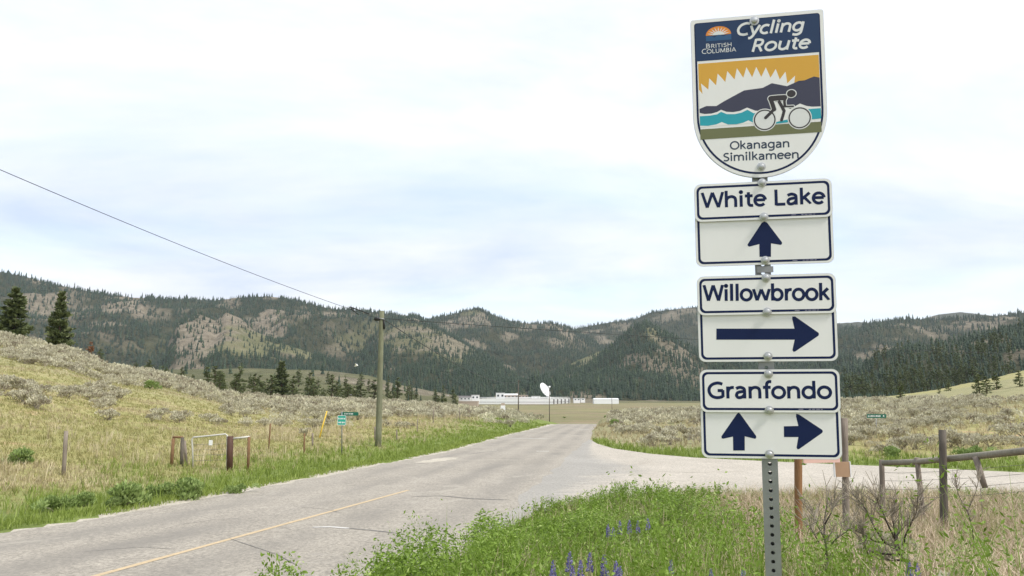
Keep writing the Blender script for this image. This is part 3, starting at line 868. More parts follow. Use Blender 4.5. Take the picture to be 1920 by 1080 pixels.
ORD = ['leftmost'] + [w + ' from the left' for w in 'second third fourth fifth sixth seventh eighth ninth tenth eleventh twelfth thirteenth fourteenth fifteenth sixteenth seventeenth eighteenth nineteenth twentieth twenty-first twenty-second twenty-third twenty-fourth twenty-fifth twenty-sixth twenty-seventh twenty-eighth twenty-ninth thirtieth'.split()]
LG = 'pines behind the left slope'
pine_at(20, 541, 652, 128, 'big0', 'tall broad dark green pine at the left edge on the slope crest', LG, 1.2)
pine_at(106, 551, 668, 132, 'big1', 'tall narrow dark green pine second from the left on the slope crest', LG, 1.0)
pine_at(168, 640, 684, 165, 'mid1', 'small rust-red dying pine behind the left slope crest', LG, 1.0, M['rusty_needles'])
pine_at(186, 655, 686, 160, 'mid2', 'low green pine just right of the rust-red one', LG, 1.3)
pine_at(525, 680, 756, 330, 'big1', 'tallest pine in the group left of the utility pole', LG, 1.35)
_g = [(345, 688, 722, 300, 'mid0'), (312, 684, 712, 300, 'mid2'), (383, 690, 733, 290, 'mid1'), (400, 683, 738, 300, 'mid0'), (412, 700, 740, 290, 'mid2'), (436, 702, 748, 300, 'mid2'),
      (452, 692, 752, 310, 'mid0'), (470, 705, 753, 300, 'mid2'), (486, 696, 754, 320, 'mid1'), (503, 700, 755, 310, 'mid2'), (546, 712, 756, 310, 'mid2'), (560, 722, 756, 300, 'mid0'),
      (577, 703, 757, 340, 'mid1'), (592, 722, 757, 320, 'mid2'), (617, 707, 757, 360, 'mid0'), (630, 706, 757, 370, 'mid1'), (646, 704, 757, 340, 'mid0'), (655, 725, 758, 300, 'mid2'),
      (668, 718, 757, 380, 'mid1'), (680, 706, 757, 420, 'mid0'), (605, 735, 757, 300, 'mid2'), (697, 715, 757, 420, 'mid1'), (745, 712, 748, 480, 'mid1'), (828, 733, 768, 330, 'mid1'),
      (274, 682, 700, 260, 'mid0'), (250, 677, 696, 250, 'mid2'), (357, 700, 722, 280, 'mid2')]
_g = [(px + random.uniform(-6, 6), yt + random.uniform(-7, 10), yb_, Y_, pr_) for px, yt, yb_, Y_, pr_ in _g]; _g.sort()
for j_, q in enumerate(_g): pine_at(*q, 'medium pine, %s in the loose row behind the left slope' % ORD[j_], 'loose row of pines behind the left slope', random.uniform(1.25, 1.9))
rs_ = random.Random(4)
for j_ in range(14):
    px_, Y_ = rs_.uniform(400, 690), rs_.uniform(480, 800); hp_ = rs_.uniform(9, 17) * 1414 / Y_ * .75; yb_ = rs_.uniform(722, 752)
    pine_at(px_, yb_ - hp_, yb_ + 2, Y_, rs_.choice(['mid0', 'mid1', 'mid2', 'small1']), 'small distant pine scattered behind the loose row of pines', 'scattered pines behind the loose row', rs_.uniform(1.0, 1.8))
RG = 'pines on the right grassy hill'
for q, lb in (((1837, 703, 748, 300, 'mid0'), 'broad pine on the grassy hill at right, leftmost of the three larger ones'),
              ((1869, 698, 733, 310, 'mid1'), 'middle pine of the three larger ones on the right grassy hill'),
              ((1912, 695, 728, 300, 'mid0'), 'pine at the right edge of the photo on the grassy hill'),
              ((1779, 715, 736, 330, 'mid2'), 'small lone pine left of the larger ones on the right grassy hill'),
              ((1762, 722, 741, 320, 'small2'), 'smallest pine on the lower right grassy hill'),
              ((1690, 716, 752, 300, 'mid1'), 'pine at the foot of the right wooded slope'),
              ((1851, 706, 742, 305, 'mid2'), 'bushy pine between the two larger ones on the right grassy hill'),
              ): g_ = gh(q[0], q[2] - 3); pine_at(q[0], q[1], q[2], g_.y, q[4], lb, RG, 1.35)

# ---------------------------------------------------------------- sagebrush


def bush_mesh(seed, n, lobes=7, leaf=.05, stems=14, low=0.0, up=.8):
    """unit bush about 1 m wide, .75 m high"""
    rg = np.random.default_rng(seed)
    lc = np.stack([rg.normal(0, .2, lobes), rg.normal(0, .2, lobes), rg.uniform(.28 - low, .50 - low * .6, lobes)], -1); lr = rg.uniform(.14, .26, lobes)
    b = rg.integers(0, lobes, n); d = rg.normal(size=(n, 3)); d[:, 2] = np.abs(d[:, 2]) * .9 - .15; d = unit(d)
    C = lc[b] + d * (lr[b] * rg.uniform(.72, 1.08, n))[:, None]; C[:, 2] = np.maximum(C[:, 2], .04)
    A = unit(d * .6 + np.array([0, 0, up]) + rg.normal(0, .35 if up > .5 else .9, (n, 3))); B = unit(np.cross(A, rg.normal(size=(n, 3))))
    if up < .5: A[:, 2] *= .42; B[:, 2] *= .42
    sz = leaf * rg.uniform(.6, 1.5, n); tone = np.clip(rg.normal(.5, .1) + rg.normal(0, .12, lobes)[b] + rg.normal(0, .2, n), 0, 1)
    V, Fq, tt = quads_from(C, A * sz[:, None], B * (sz * .42)[:, None], tone)
    mb = MB()
    for k in range(stems):
        e = lc[k % lobes] + rg.normal(0, .06, 3); mb.tube([(rg.normal(0, .03), rg.normal(0, .03), 0), (e[0] * .5, e[1] * .5, e[2] * .6), tuple(e)], [.016, .011, .004], 4, caps=False)
    return fmesh('leaves', V, Fq, {'tint': tt}), mb.mesh('stems')


def scatter_sage():
    out = []
    # left slope: dense towards the crest, clusters lower down
    n = 30000; t = RNG.uniform(-.80, ray(1020, 790)[0], n); Yc = np.interp(t, CREST_L[0], CREST_L[1])
    f = np.sqrt(RNG.uniform(.10, 1.06, n)); Y = Yc * f; X = t * Y
    cl = fbm(X * .11, Y * .11, 91, 3); cl2 = fbm(X * .5, Y * .5, 92, 2)
    px, py = proj(X, Y, H(X, Y))
    g, s, b, fl = zone(X, Y)
    dens = sstep(.66, .92, f + (cl - .5) * .8) * .75 + .30 * sstep(.56, .68, cl)
    dens = np.maximum(dens, .9 * ellip(px, py, [(110, 755, 90, 20, .8), (20, 745, 50, 20, .6), (190, 748, 36, 18, .8), (310, 795, 40, 10, .8), (200, 785, 26, 12, .8), (480, 770, 60, 14, .9), (560, 775, 70, 16, .8), (10, 840, 30, 26, .9), (720, 772, 240, 14, .75)]))
    rmv = ellip(px, py, [(200, 820, 200, 40, 1), (120, 710, 90, 12, .5), (420, 740, 60, 22, .8), (300, 745, 70, 20, .6)])
    dens = dens * (1 - rmv) * (1 - g)
    k = (RNG.random(n) < dens * .5) & (cl2 > .42) & ~in_road(X, Y, 2.5)
    out.append(np.stack([X[k], Y[k], RNG.uniform(.75, 1.7, k.sum()) * np.clip(1.05 + (f[k] - .7) * .5, .7, 1.3), np.zeros(k.sum())], -1))
    # right slope
    n = 34000; t = RNG.uniform(ray(1118, 790)[0], 1.0, n); Yc = np.interp(t, CREST_R[0], CREST_R[1]); Yf = np.interp(t, SF_TX, SF_Y)
    Y = np.sqrt(RNG.uniform(0, 1, n)) * (np.minimum(Yc, 152) * 1.03 - Yf) + Yf + 2; X = t * Y
    g, s, b, fl = zone(X, Y); cl = fbm(X * .16, Y * .16, 95, 3)
    _, pyr = proj(X, Y, H(X, Y)); k = (pyr > 744 + 10 * cl) & (RNG.random(n) < np.clip(.06 + 1.7 * (cl - .45), 0, .42) * (1 - g)) & ~in_road(X, Y, 2.0)
    out.append(np.stack([X[k], Y[k], RNG.uniform(.7, 1.6, k.sum()), np.ones(k.sum())], -1))
    return np.concatenate(out)


SG = scatter_sage()
# keep bushes apart
cell = np.floor((SG[:, :2] + .3 * np.sin(SG[:, 1:2])) / 1.45).astype(int); _, ui = np.unique(cell, axis=0, return_index=True); SG = SG[ui]
z = H(SG[:, 0], SG[:, 1]); spx, spy = proj(SG[:, 0], SG[:, 1], z)
ssz = SG[:, 2] / SG[:, 1] * 1400
vis = (spx > -15) & (spx < 1935) & (SG[:, 1] < 125) & ~((spx > 1310) & (spx < 1575))
so = np.argsort(-np.where(vis, ssz, 0))[:280]
BV = [bush_mesh(200 + k, 620, 6 + k % 3, .052) for k in range(6)]
BG = [bush_mesh(300 + k, 1300, 12, .045, 6, .2) for k in range(2)]
for l_, s_ in BV: l_.materials.append(M['sage']); s_.materials.append(M['pale_twig'])
for l_, s_ in BG: l_.materials.append(M['sage_green']); s_.materials.append(M['pale_twig'])


def bush(v, loc, sc, label, group, flatten=.85, name='sagebrush', cat='bush'):
    r = thing(name, label, cat, loc, group); r.rotation_euler = (0, 0, random.uniform(0, 6.28)); r.scale = (sc, sc, sc * flatten)
    link('leaves', v[0], None, r); link('stems', v[1], None, r); return r


for i in so:
    sd = int(SG[i, 3]); big = ssz[i] > 26
    lb = ('grey-green sagebrush bush on the dry left slope', 'grey-green sagebrush bush beyond the side road at right')[sd]
    bush(random.choice(BV), (SG[i, 0], SG[i, 1], z[i] - .05), SG[i, 2], lb, ('sagebrush on the left slope', 'sagebrush beyond the side road')[sd], random.uniform(.7, .95))
rest = np.ones(len(SG), bool); rest[so] = False
R = SG[rest]; zr_ = z[rest]
nl = 80; n = len(R)
tmpl = []
for k in range(5):
    rg = np.random.default_rng(500 + k); d = rg.normal(size=(nl, 3)); d[:, 2] = np.abs(d[:, 2]); d = unit(d)
    lob = rg.normal(0, .16, (5, 3)); C = d * np.array([.40, .40, .42]) + lob[rg.integers(0, 5, nl)] * [1, 1, .3] + [0, 0, .14]
    A = unit(d + [0, 0, .7]); B = unit(np.cross(A, rg.normal(size=(nl, 3)))); tmpl.append((C, A * .10, B * .062))
ci = RNG.integers(0, 5, n)
C = np.array([q[0] for q in tmpl])[ci]; A = np.array([q[1] for q in tmpl])[ci]; B = np.array([q[2] for q in tmpl])[ci]
sc = R[:, 2][:, None, None]; off = np.stack([R[:, 0], R[:, 1], zr_], -1)[:, None, :]
V, Fq, tt = quads_from((C * sc + off).reshape(-1, 3), (A * sc).reshape(-1, 3), (B * sc).reshape(-1, 3), np.clip(np.repeat(RNG.normal(.5, .2, n), nl) + RNG.normal(0, .16, n * nl), 0, 1))
tag(link('distant_sagebrush', fmesh('distant_sagebrush', V, Fq, {'tint': tt}), M['sage']), 'pale grey sagebrush covering the far slopes', 'sagebrush', kind='stuff')
# a few distinct greener bushes
for px, py, sc, lb in ((365, 934, 1.05, 'rounded dark green weed bush at the road edge below the gate'), (225, 952, 1.15, 'large dark green weed bush on the left verge'), (150, 950, .7, 'low green weed bush left of the large one on the verge'),
                       (300, 935, .8, 'small green weed bush between the two larger ones on the verge'), (45, 870, 1.0, 'green bush near the left wooden post'), (110, 960, .8, 'leafy light green weed at the far left verge'), (445, 925, .6, 'small green clump right of the rounded weed bush'), (1820, 860, 1.2, 'yellow-green bush behind the tall dark fence post'), (1680, 860, 1.1, 'green bush right of the small green road sign'),
                       (1150, 800, 1.6, 'green bush at the right corner of the road crest'), (1134, 782, 2.9, 'rounded dark green juniper beside the road crest on the right'), (1058, 777, 1.9, 'small dark shrub on the valley field left of the road crest'), (1204, 772, 1.6, 'small green shrub above the sagebrush right of the road crest'), (280, 730, 2.0, 'bright green bush on the left slope')):
    q = gh(px, py); bush(random.choice(BG), q - Vector((0, 0, .04)), sc, lb, None, .85, 'green_bush')

for l_, s_ in (WC := [bush_mesh(340 + k, 4200, 22, .0225, 10, .22, .1) for k in range(2)]): l_.materials.append(M['weed']); s_.materials.append(M['weed'])
for k_, (px, yt, Y, wd, lb) in enumerate(((572, 1040, 5.0, .50, 'leftmost leafy weed clump at the bottom edge beside the road'), (690, 1024, 5.9, .62, 'leafy weed clump right of the leftmost one, leaning over the road edge'), (748, 1008, 6.6, .7, 'leafy weed clump in the front left of the green verge'),
                                          (842, 978, 8.2, .75, 'tall leafy weed clump halfway along the road edge of the green verge'), (930, 962, 9.4, .8, 'leafy weed clump near the right end of the long crack'), (1010, 965, 9.6, .6, 'leafy weed clump below the start of the pale gravel'), (1100, 944, 11.0, .8, 'leafy weed clump against the pale gravel apron'), (1290, 924, 12.6, .9, 'leafy weed clump left of the signpost by the gravel'))):
    q = at(px, yt, Y); g_ = hz(q.x, q.y); r_ = thing('weed_clump', lb, 'plant', (q.x, q.y, g_ - .05), 'leafy weed clumps along the verge'); r_.rotation_euler = (0, 0, k_ * 1.3)
    hh_ = (q.z - g_) / .53; r_.scale = (wd * 1.35, wd * 1.35, hh_); link('leaves', WC[k_ % 2][0], None, r_); link('stems', WC[k_ % 2][1], None, r_)
for px, py, Y, sc, v, nm, lb in ((1795, 1086, 5.2, .62, BV[0], 'sagebrush', 'pale grey-green sagebrush at the bottom edge right of the large bare shrub'), (1648, 950, 9.2, .75, BV[2], 'sagebrush', 'small grey-green sagebrush behind the bare shrub by the fence corner'),
                                 (1500, 1075, 5.6, .42, BV[3], 'sagebrush', 'small grey-green sagebrush at the bottom between the signpost and the small bare shrub'), (1188, 948, 11.5, .8, BG[0], 'green_bush', 'dark green weed clump standing above the foreground weeds near the gravel')):
    q = at(px, py, Y); q.z = hz(q.x, q.y) - .04; bush(v, q, sc, lb, None, .85, nm)

# ---------------------------------------------------------------- grass
def sample(n, x0, x1, y0, y1, fn):
    X = RNG.uniform(x0, x1, n); Y = RNG.uniform(y0, y1, n); k = RNG.random(n) < fn(X, Y); return X[k], Y[k]


def tuft(X, Y, per, hh, ww, lean, mat, name, label, tmean=.5):
    n = len(X); X = np.repeat(X, per) + RNG.normal(0, .05, n * per); Y = np.repeat(Y, per) + RNG.normal(0, .05, n * per)
    ht = np.repeat(RNG.uniform(hh[0], hh[1], n), per) * RNG.uniform(.6, 1.15, n * per)
    P = np.stack([X, Y, H(X, Y) - .02], -1)
    tn = np.clip(np.repeat(RNG.normal(tmean, .18, n), per) + RNG.normal(0, .15, n * per), 0, 1)
    w = ww * (1 + .02 * np.maximum(Y, 0)) * RNG.uniform(.7, 1.3, n * per)
    V, Fq, tt = blades(P, ht, w, RNG.uniform(.1, lean, n * per), tn)
    return tag(link(name, fmesh(name, V, Fq, {'tint': tt}), mat), label, 'grass', kind='stuff')


ok = lambda X, Y, m=.15: ~in_road(X, Y, m)
inv = lambda X, Y: (np.abs(X / np.maximum(Y, 1)) < .78)
# lush verge on the left and round the corner on the right
X, Y = sample(56000, -28, 8, 7.5, 120, lambda X, Y: zone(X, Y)[0] * ok(X, Y, .35) * inv(X, Y) * (X < xL(Y) - 1.0 * fbm(X * 1.5, Y * 1.5, 9, 3) - .1))
k = RNG.random(len(X)) < np.clip(26 / Y, .25, 1); X, Y = X[k], Y[k]
e = RNG.random(len(X)) < .0
tuft(X, Y, 7, (.14, .36), .007, .7, M['grass_green'], 'verge_grass', 'bright green grass along the left road edge')
yy = RNG.uniform(9, 110, 5200); yy = 9 + (yy - 9) * RNG.random(5200); xx = xL(yy) - np.abs(RNG.normal(.6, .35, 5200)) - .25
tuft(xx, yy, 6, (.06, .18), .006, .9, M['grass_green'], 'verge_grass', 'short green grass fraying over the gravel shoulder')
X, Y = sample(30000, 4, 34, 18, 90, lambda X, Y: zone(X, Y)[0] * ok(X, Y) * (X > xR(Y)) * (Y > np.interp(X / Y, SF_TX, SF_Y)))
tuft(X, Y, 6, (.15, .38), .008, .7, M['grass_green'], 'verge_grass', 'bright green grass along the far edge of the side road')
# dry and olive grass on the left slope
n = 60000; t = RNG.uniform(-.78, .03, n); Y = 10 + 90 * RNG.random(n) ** 1.6; X = t * Y
zn_ = zone(X, Y); k = ok(X, Y, .5) & (RNG.random(n) > zn_[0]) & (X < xL(Y)); X, Y = X[k], Y[k]
m_ = fbm(X * .25, Y * .25, 31, 3) + RNG.normal(0, .06, len(X)) > .56
tuft(X[m_], Y[m_], 5, (.10, .26), .007, .9, M['grass_dry'], 'dry_grass', 'dry straw-coloured grass on the left slope', .55)
tuft(X[~m_], Y[~m_], 5, (.08, .22), .007, .9, M['grass_olive'], 'olive_grass', 'olive green grass on the left slope', .5)
# tall straw along the fence line
n = 1300; yy = RNG.uniform(16, 110, n); off = RNG.normal(5.5, 2.2, n) + yy * .06; X = xL(yy) - np.abs(off) - 1.2
k = inv(X, yy) & (fbm(X * .3, yy * .3, 55, 2) > .45)
tuft(X[k], yy[k], 7, (.35, .7), .006, .55, M['grass_dry'], 'straw_grass', 'tall pale straw grass along the left fence line', .75)
X, Y = sample(16000, 4, 60, 22, 110, lambda X, Y: (1 - zone(X, Y)[0]) * ok(X, Y) * (X > xR(Y)) * (Y > np.interp(X / Y, SF_TX, SF_Y) + 1) * (RNG.random(len(X)) < np.clip(40 / Y, .2, 1)))
tuft(X, Y, 5, (.2, .55), .008, .7, M['grass_dry'], 'straw_grass', 'straw grass among the sagebrush at right', .5)

# ---------------------------------------------------------------- foreground verge: leafy weeds, dry brush
YN_X, YN_Y = [p[0] for p in SIDE_NEAR], [p[1] for p in SIDE_NEAR]
near_ok = lambda X, Y, m=.1: (X > xR(Y) + np.where(Y < 8, m - .15, m)) & (Y < np.interp(X, YN_X, YN_Y) - .35)


def weeds(n, per, name, label, gsel, hh, leaf, mat, x0=-2.5, x1=11, y0=3.4, y1=17.5):
    X, Y = RNG.uniform(x0, x1, n), RNG.uniform(y0, y1, n)
    g = zone(X, Y)[0]; k = near_ok(X, Y) & (RNG.random(n) < gsel(g, X, Y)) & (np.abs(X / Y) < .85); X, Y = X[k], Y[k]; n = len(X)
    z0 = H(X, Y); hgt = RNG.uniform(hh[0], hh[1], n) * (.12 + 1.75 * fbm(X * 1.7, Y * 1.7, 15, 2) ** 1.2 + .08 * RNG.random(n) ** 3) * np.clip(.45 + .55 * np.minimum((X - xR(Y)) * 1.6, (np.interp(X, YN_X, YN_Y) - Y) * .9), np.where(Y < 8, .8, .5), 1)
    wpx = CX + F_PX * X / Y; hgt = hgt * (1 + .25 * (1 - sstep(5.5, 8.5, Y))) * (1 - .38 * sstep(7.5, 13, Y)) * np.where((wpx > 1015) & (wpx < 1235) & (Y < 8.5), .72, 1); az = RNG.uniform(0, 6.28, (n, 5)); ln = RNG.uniform(.1, .55, (n, 5))
    st = RNG.integers(0, 5, (n, per)); r = np.arange(n)[:, None]
    u = RNG.uniform(.12, 1.0, (n, per)) ** .8
    a, l = az[r, st], ln[r, st] * hgt[:, None]
    C = np.stack([X[:, None] + l * u ** 1.5 * np.cos(a), Y[:, None] + l * u ** 1.5 * np.sin(a), z0[:, None] + hgt[:, None] * u], -1)
    C = C + RNG.normal(0, .022, C.shape); C = C.reshape(-1, 3); m = len(C)
    A = rand_dirs(m, .35); B = unit(np.cross(A, rand_dirs(m)))
    sz = leaf * RNG.uniform(.6, 1.35, m) * np.repeat(np.clip(.75 + Y * .03, .8, 1.4), per)
    tn = np.clip(np.repeat(RNG.normal(.45, .13, n), per) + RNG.normal(0, .17, m) + .12 * (u.ravel() - .5), 0, 1)
    V, Fq, tt = quads_from(C, A * sz[:, None], B * (sz * .38)[:, None], tn)
    o = tag(link(name, fmesh(name, V, Fq, {'tint': tt}), mat), label, 'plants', kind='stuff')
    # stems
    P = np.repeat(np.stack([X, Y, z0 - .02], -1), 5, 0); tip = np.stack([np.repeat(X, 5) + (ln * hgt[:, None]).ravel() * np.cos(az.ravel()), np.repeat(Y, 5) + (ln * hgt[:, None]).ravel() * np.sin(az.ravel()), np.repeat(z0 + hgt, 5)], -1)
    s = np.tile([.0035, 0, 0], (len(P), 1)); md = P * .5 + tip * .5 - (tip - P) * [.15, .15, 0]
    V = np.stack([P - s, P + s, md + s * .8, md - s * .8, tip], 1).reshape(-1, 3); b = np.arange(len(P))[:, None] * 5
    Fq = np.concatenate([np.concatenate([b, b + 1, b + 2], 1), np.concatenate([b, b + 2, b + 3], 1), np.concatenate([b + 3, b + 2, b + 4], 1)])
    return o, (V, Fq, np.full(len(V), .55))


_, st1 = weeds(4600, 90, 'leafy_weeds', 'leafy bright green weeds on the near verge', lambda g, X, Y: g ** .8 * (.12 + 1.3 * sstep(.40, .60, fbm(X * 1.3, Y * 1.3, 19, 2))), (.36, .62), .0195, M['weed'])
_, st2 = weeds(1500, 46, 'leafy_weeds', 'sparser grey-green weeds among the dry brush', lambda g, X, Y: (1 - g) * .75, (.2, .45), .018, M['sage_green'])
VV = np.concatenate([st1[0], st2[0]]); FF = np.concatenate([st1[1], st2[1] + len(st1[0])])
tag(link('weed_stems', fmesh('weed_stems', VV, FF, {'tint': np.concatenate([st1[2], st2[2]])}), M['weed']), 'thin stems of the weeds on the near verge', 'plants', kind='stuff')
X, Y = sample(9000, -3, 11, 3.2, 17.5, lambda X, Y: near_ok(X, Y) * np.clip(zone(X, Y)[0] + .15, 0, 1))
tuft(X, Y, 5, (.15, .36), .0035, .8, M['grass_green'], 'verge_grass', 'green grass between the weeds on the near verge', .5)
X, Y = sample(11000, -1, 12, 3.2, 17.5, lambda X, Y: near_ok(X, Y) * np.clip(1 - zone(X, Y)[0], 0, 1))
tuft(X, Y, 6, (.16, .40), .0028, 1.7, M['brush'], 'dry_brush', 'tangled dry grey-brown grass on the near verge at right', .55)
X, Y = sample(9000, -1, 12, 3.2, 17.5, lambda X, Y: near_ok(X, Y) * np.clip(1 - zone(X, Y)[0], .05, 1))
tuft(X, Y, 5, (.16, .38), .003, 1.0, M['grass_olive'], 'olive_grass', 'olive grass showing through the dry brush', .5)


X, Y = sample(2600, -2, 11, 3.6, 15, lambda X, Y: near_ok(X, Y) * zone(X, Y)[0])
tuft(X, Y, 3, (.3, .62), .0026, .8, M['grass_dry'], 'straw_grass', 'dry straw stalks standing among the green weeds', .6)


def twig_mass(n, name, label):
    mb_v, mb_f, tn = [], [], []; o = 0
    X, Y = sample(n, -1.0, 11, 3.6, 15.5, lambda X, Y: near_ok(X, Y) * np.clip(1 - zone(X, Y)[0], .04, 1))
    k = len(X); per = 9; X = np.repeat(X, per); Y = np.repeat(Y, per); z0 = H(X, Y); m = len(X)
    a = RNG.uniform(0, 6.28, m); l = RNG.uniform(.15, .55, m); up = RNG.uniform(.08, .42, m)
    P0 = np.stack([X, Y, z0], -1); d = np.stack([np.cos(a), np.sin(a), np.zeros(m)], -1)
    P1 = P0 + d * (l * .35)[:, None] + np.stack([0 * l, 0 * l, up * .6], -1) + RNG.normal(0, .02, (m, 3)); P2 = P0 + d * l[:, None] + np.stack([0 * l, 0 * l, up], -1) + RNG.normal(0, .04, (m, 3))
    s = unit(np.cross(d, [0, 0, 1.])) * .0032
    V = np.stack([P0 - s, P0 + s, P1 + s * .8, P1 - s * .8, P2], 1).reshape(-1, 3); b = np.arange(m)[:, None] * 5
    Fq = np.concatenate([np.concatenate([b, b + 1, b + 2], 1), np.concatenate([b, b + 2, b + 3], 1), np.concatenate([b + 3, b + 2, b + 4], 1)])
    tag(link(name, fmesh(name, V, Fq, {'tint': np.repeat(np.clip(RNG.normal(.7, .25, m), 0, 1), 5)}), M['brush']), label, 'twigs', kind='stuff')


twig_mass(2600, 'dry_twigs', 'dry pale twigs tangled over the near verge')

# ---------------------------------------------------------------- bare shrubs


def shrub(limbs, Y, label, seed, z_org=(1480, 880), sc=4.364, r0=.011, tw_n=16):
    random.seed(seed)
    P_ = lambda p, dy: at(z_org[0] + p[0] / sc, z_org[1] + p[1] / sc, Y + dy)
    base = P_(limbs[0][0], 0); base.z = hz(base.x, base.y) - .03
    root = thing('bare_shrub', label, 'shrub', base)
    first = True
    for limb in limbs:
        dy0, dy1 = random.uniform(-.05, .05), random.uniform(-.35, .35)
        pts = [P_(p, 0 if i == 0 else dy0 + (dy1 - dy0) * i / len(limb)) for i, p in enumerate(limb)]
        if first or limb[0][1] > 850: pts = [Vector((pts[0].x, pts[0].y, hz(pts[0].x, pts[0].y) - .05))] + pts
        n = len(pts); rr_ = [r0 * (1 if first else .62) * (1 - .72 * i / (n - 1)) for i in range(n)]
        MB().tube([p - base for p in pts], rr_, 6, .25).build('branch', M['bark'], root)
        tw = MB()
        for k in range(tw_n):
            i = random.randint(1, n - 2) if n > 2 else 0; f = random.random(); p = pts[i].lerp(pts[i + 1], f)
            L = random.uniform(.06, .20); d = (pts[i + 1] - pts[i]).normalized() * .6 + Vector((random.uniform(-1, 1), random.uniform(-1, 1), random.uniform(.1, 1.3)))
            d.normalize(); q1 = p + d * L * .5 + Vector((random.uniform(-.02, .02),) * 3); q2 = q1 + (d + Vector((random.uniform(-.5, .5), random.uniform(-.5, .5), random.uniform(-.2, .5)))).normalized() * L * .6
            tw.tube([p - base, q1 - base, q2 - base], [.0038, .0028, .0014], 4, caps=False)
            for j in range(2):
                q3 = q1 + Vector((random.uniform(-1, 1), random.uniform(-1, 1), random.uniform(0, 1))).normalized() * L * .5; tw.tube([q1 - base, q3 - base], [.002, .0009], 3, caps=False)
        tw.build('twigs', M['pale_twig'], root)
        first = False
    return root


shrub([[(1000, 873), (960, 760), (900, 690), (870, 650), (780, 600), (700, 590), (620, 540), (540, 500)], [(780, 600), (700, 480), (620, 320), (520, 200)], [(900, 690), (880, 540), (930, 480), (1020, 400), (1080, 320)],
       [(930, 620), (950, 540), (1040, 350), (1055, 180)], [(890, 700), (760, 690), (690, 670), (655, 720), (640, 873)], [(880, 600), (790, 420), (740, 300), (700, 200)], [(870, 640), (860, 500), (840, 380), (880, 260)], [(930, 745), (860, 740), (810, 745)], [(655, 720), (620, 640), (600, 470)]],
      5.6, 'large dark bare-branched shrub right of the signpost with a forked crooked trunk', 3, r0=.013, tw_n=30)
shrub([[(300, 860), (310, 680), (285, 560), (285, 440), (300, 330), (310, 240)], [(310, 660), (380, 570), (480, 500), (540, 470)], [(285, 560), (230, 460), (180, 300)], [(290, 450), (340, 360), (370, 260)], [(305, 700), (220, 560), (160, 450)]],
      5.4, 'smaller dark bare shrub directly right of the signpost', 5, r0=.009)
shrub([[(1500, 500), (1460, 340), (1400, 280)], [(1460, 340), (1520, 200), (1560, 60)], [(1450, 340), (1380, 200), (1350, 20)]], 8.5, 'spindly pale bare shrub near the tall dark fence post', 9, r0=.008)

# ---------------------------------------------------------------- lupins
LUP = [(1068, 1034, 6.2, .16), (1110, 1036, 6.3, .15), (1092, 1050, 6.0, .14), (1134, 1040, 6.2, .17), (1150, 1052, 6.0, .15), (1042, 1050, 5.9, .13), (1162, 1062, 5.8, .13), (1030, 1068, 5.6, .12), (1074, 1062, 5.7, .14),
       (1140, 986, 8.6, .14), (1160, 980, 8.8, .15), (1178, 979, 8.8, .15), (1196, 980, 9.0, .14), (1212, 976, 9.2, .13), (1150, 992, 8.5, .12), (1255, 1048, 6.2, .11), (1330, 1066, 5.8, .10), (1397, 1064, 5.8, .12), (1697, 1050, 5.4, .14), (1726, 1056, 5.5, .12), (1853, 1066, 5.4, .11)]
lup_lab = {15: 'single faded lupin left of the signpost among dry grass', 16: 'small lupin low beside the bottom of the signpost', 17: 'lupin just left of the signpost bottom', 18: 'purple lupin at the foot of the large bare shrub', 19: 'paler lupin just right of the large bare shrub', 20: 'lone lupin near the bottom right corner'}


def lupin_meshes(seed):
    rg = np.random.default_rng(seed); n = 150; u = rg.random(n); a = rg.uniform(0, 6.28, n); r = .17 * (1 - u) ** .6 * rg.uniform(.7, 1.1, n) + .01
    C = np.stack([r * np.cos(a), r * np.sin(a), u], -1); A = unit(np.stack([np.cos(a), np.sin(a), rg.uniform(.2, .9, n)], -1)); B = unit(np.cross(A, rg.normal(size=(n, 3))))
    s = (.085 * (1 - .5 * u))[:, None]
    return fmesh('flower_spike', *[q for q in quads_from(C, A * s, B * s * .6, np.clip(rg.normal(.5, .22, n) - .15 * (u - .5), 0, 1))[:2]], {'tint': quads_from(C, A * s, B * s, np.clip(rg.normal(.5, .25, n), 0, 1))[2]})


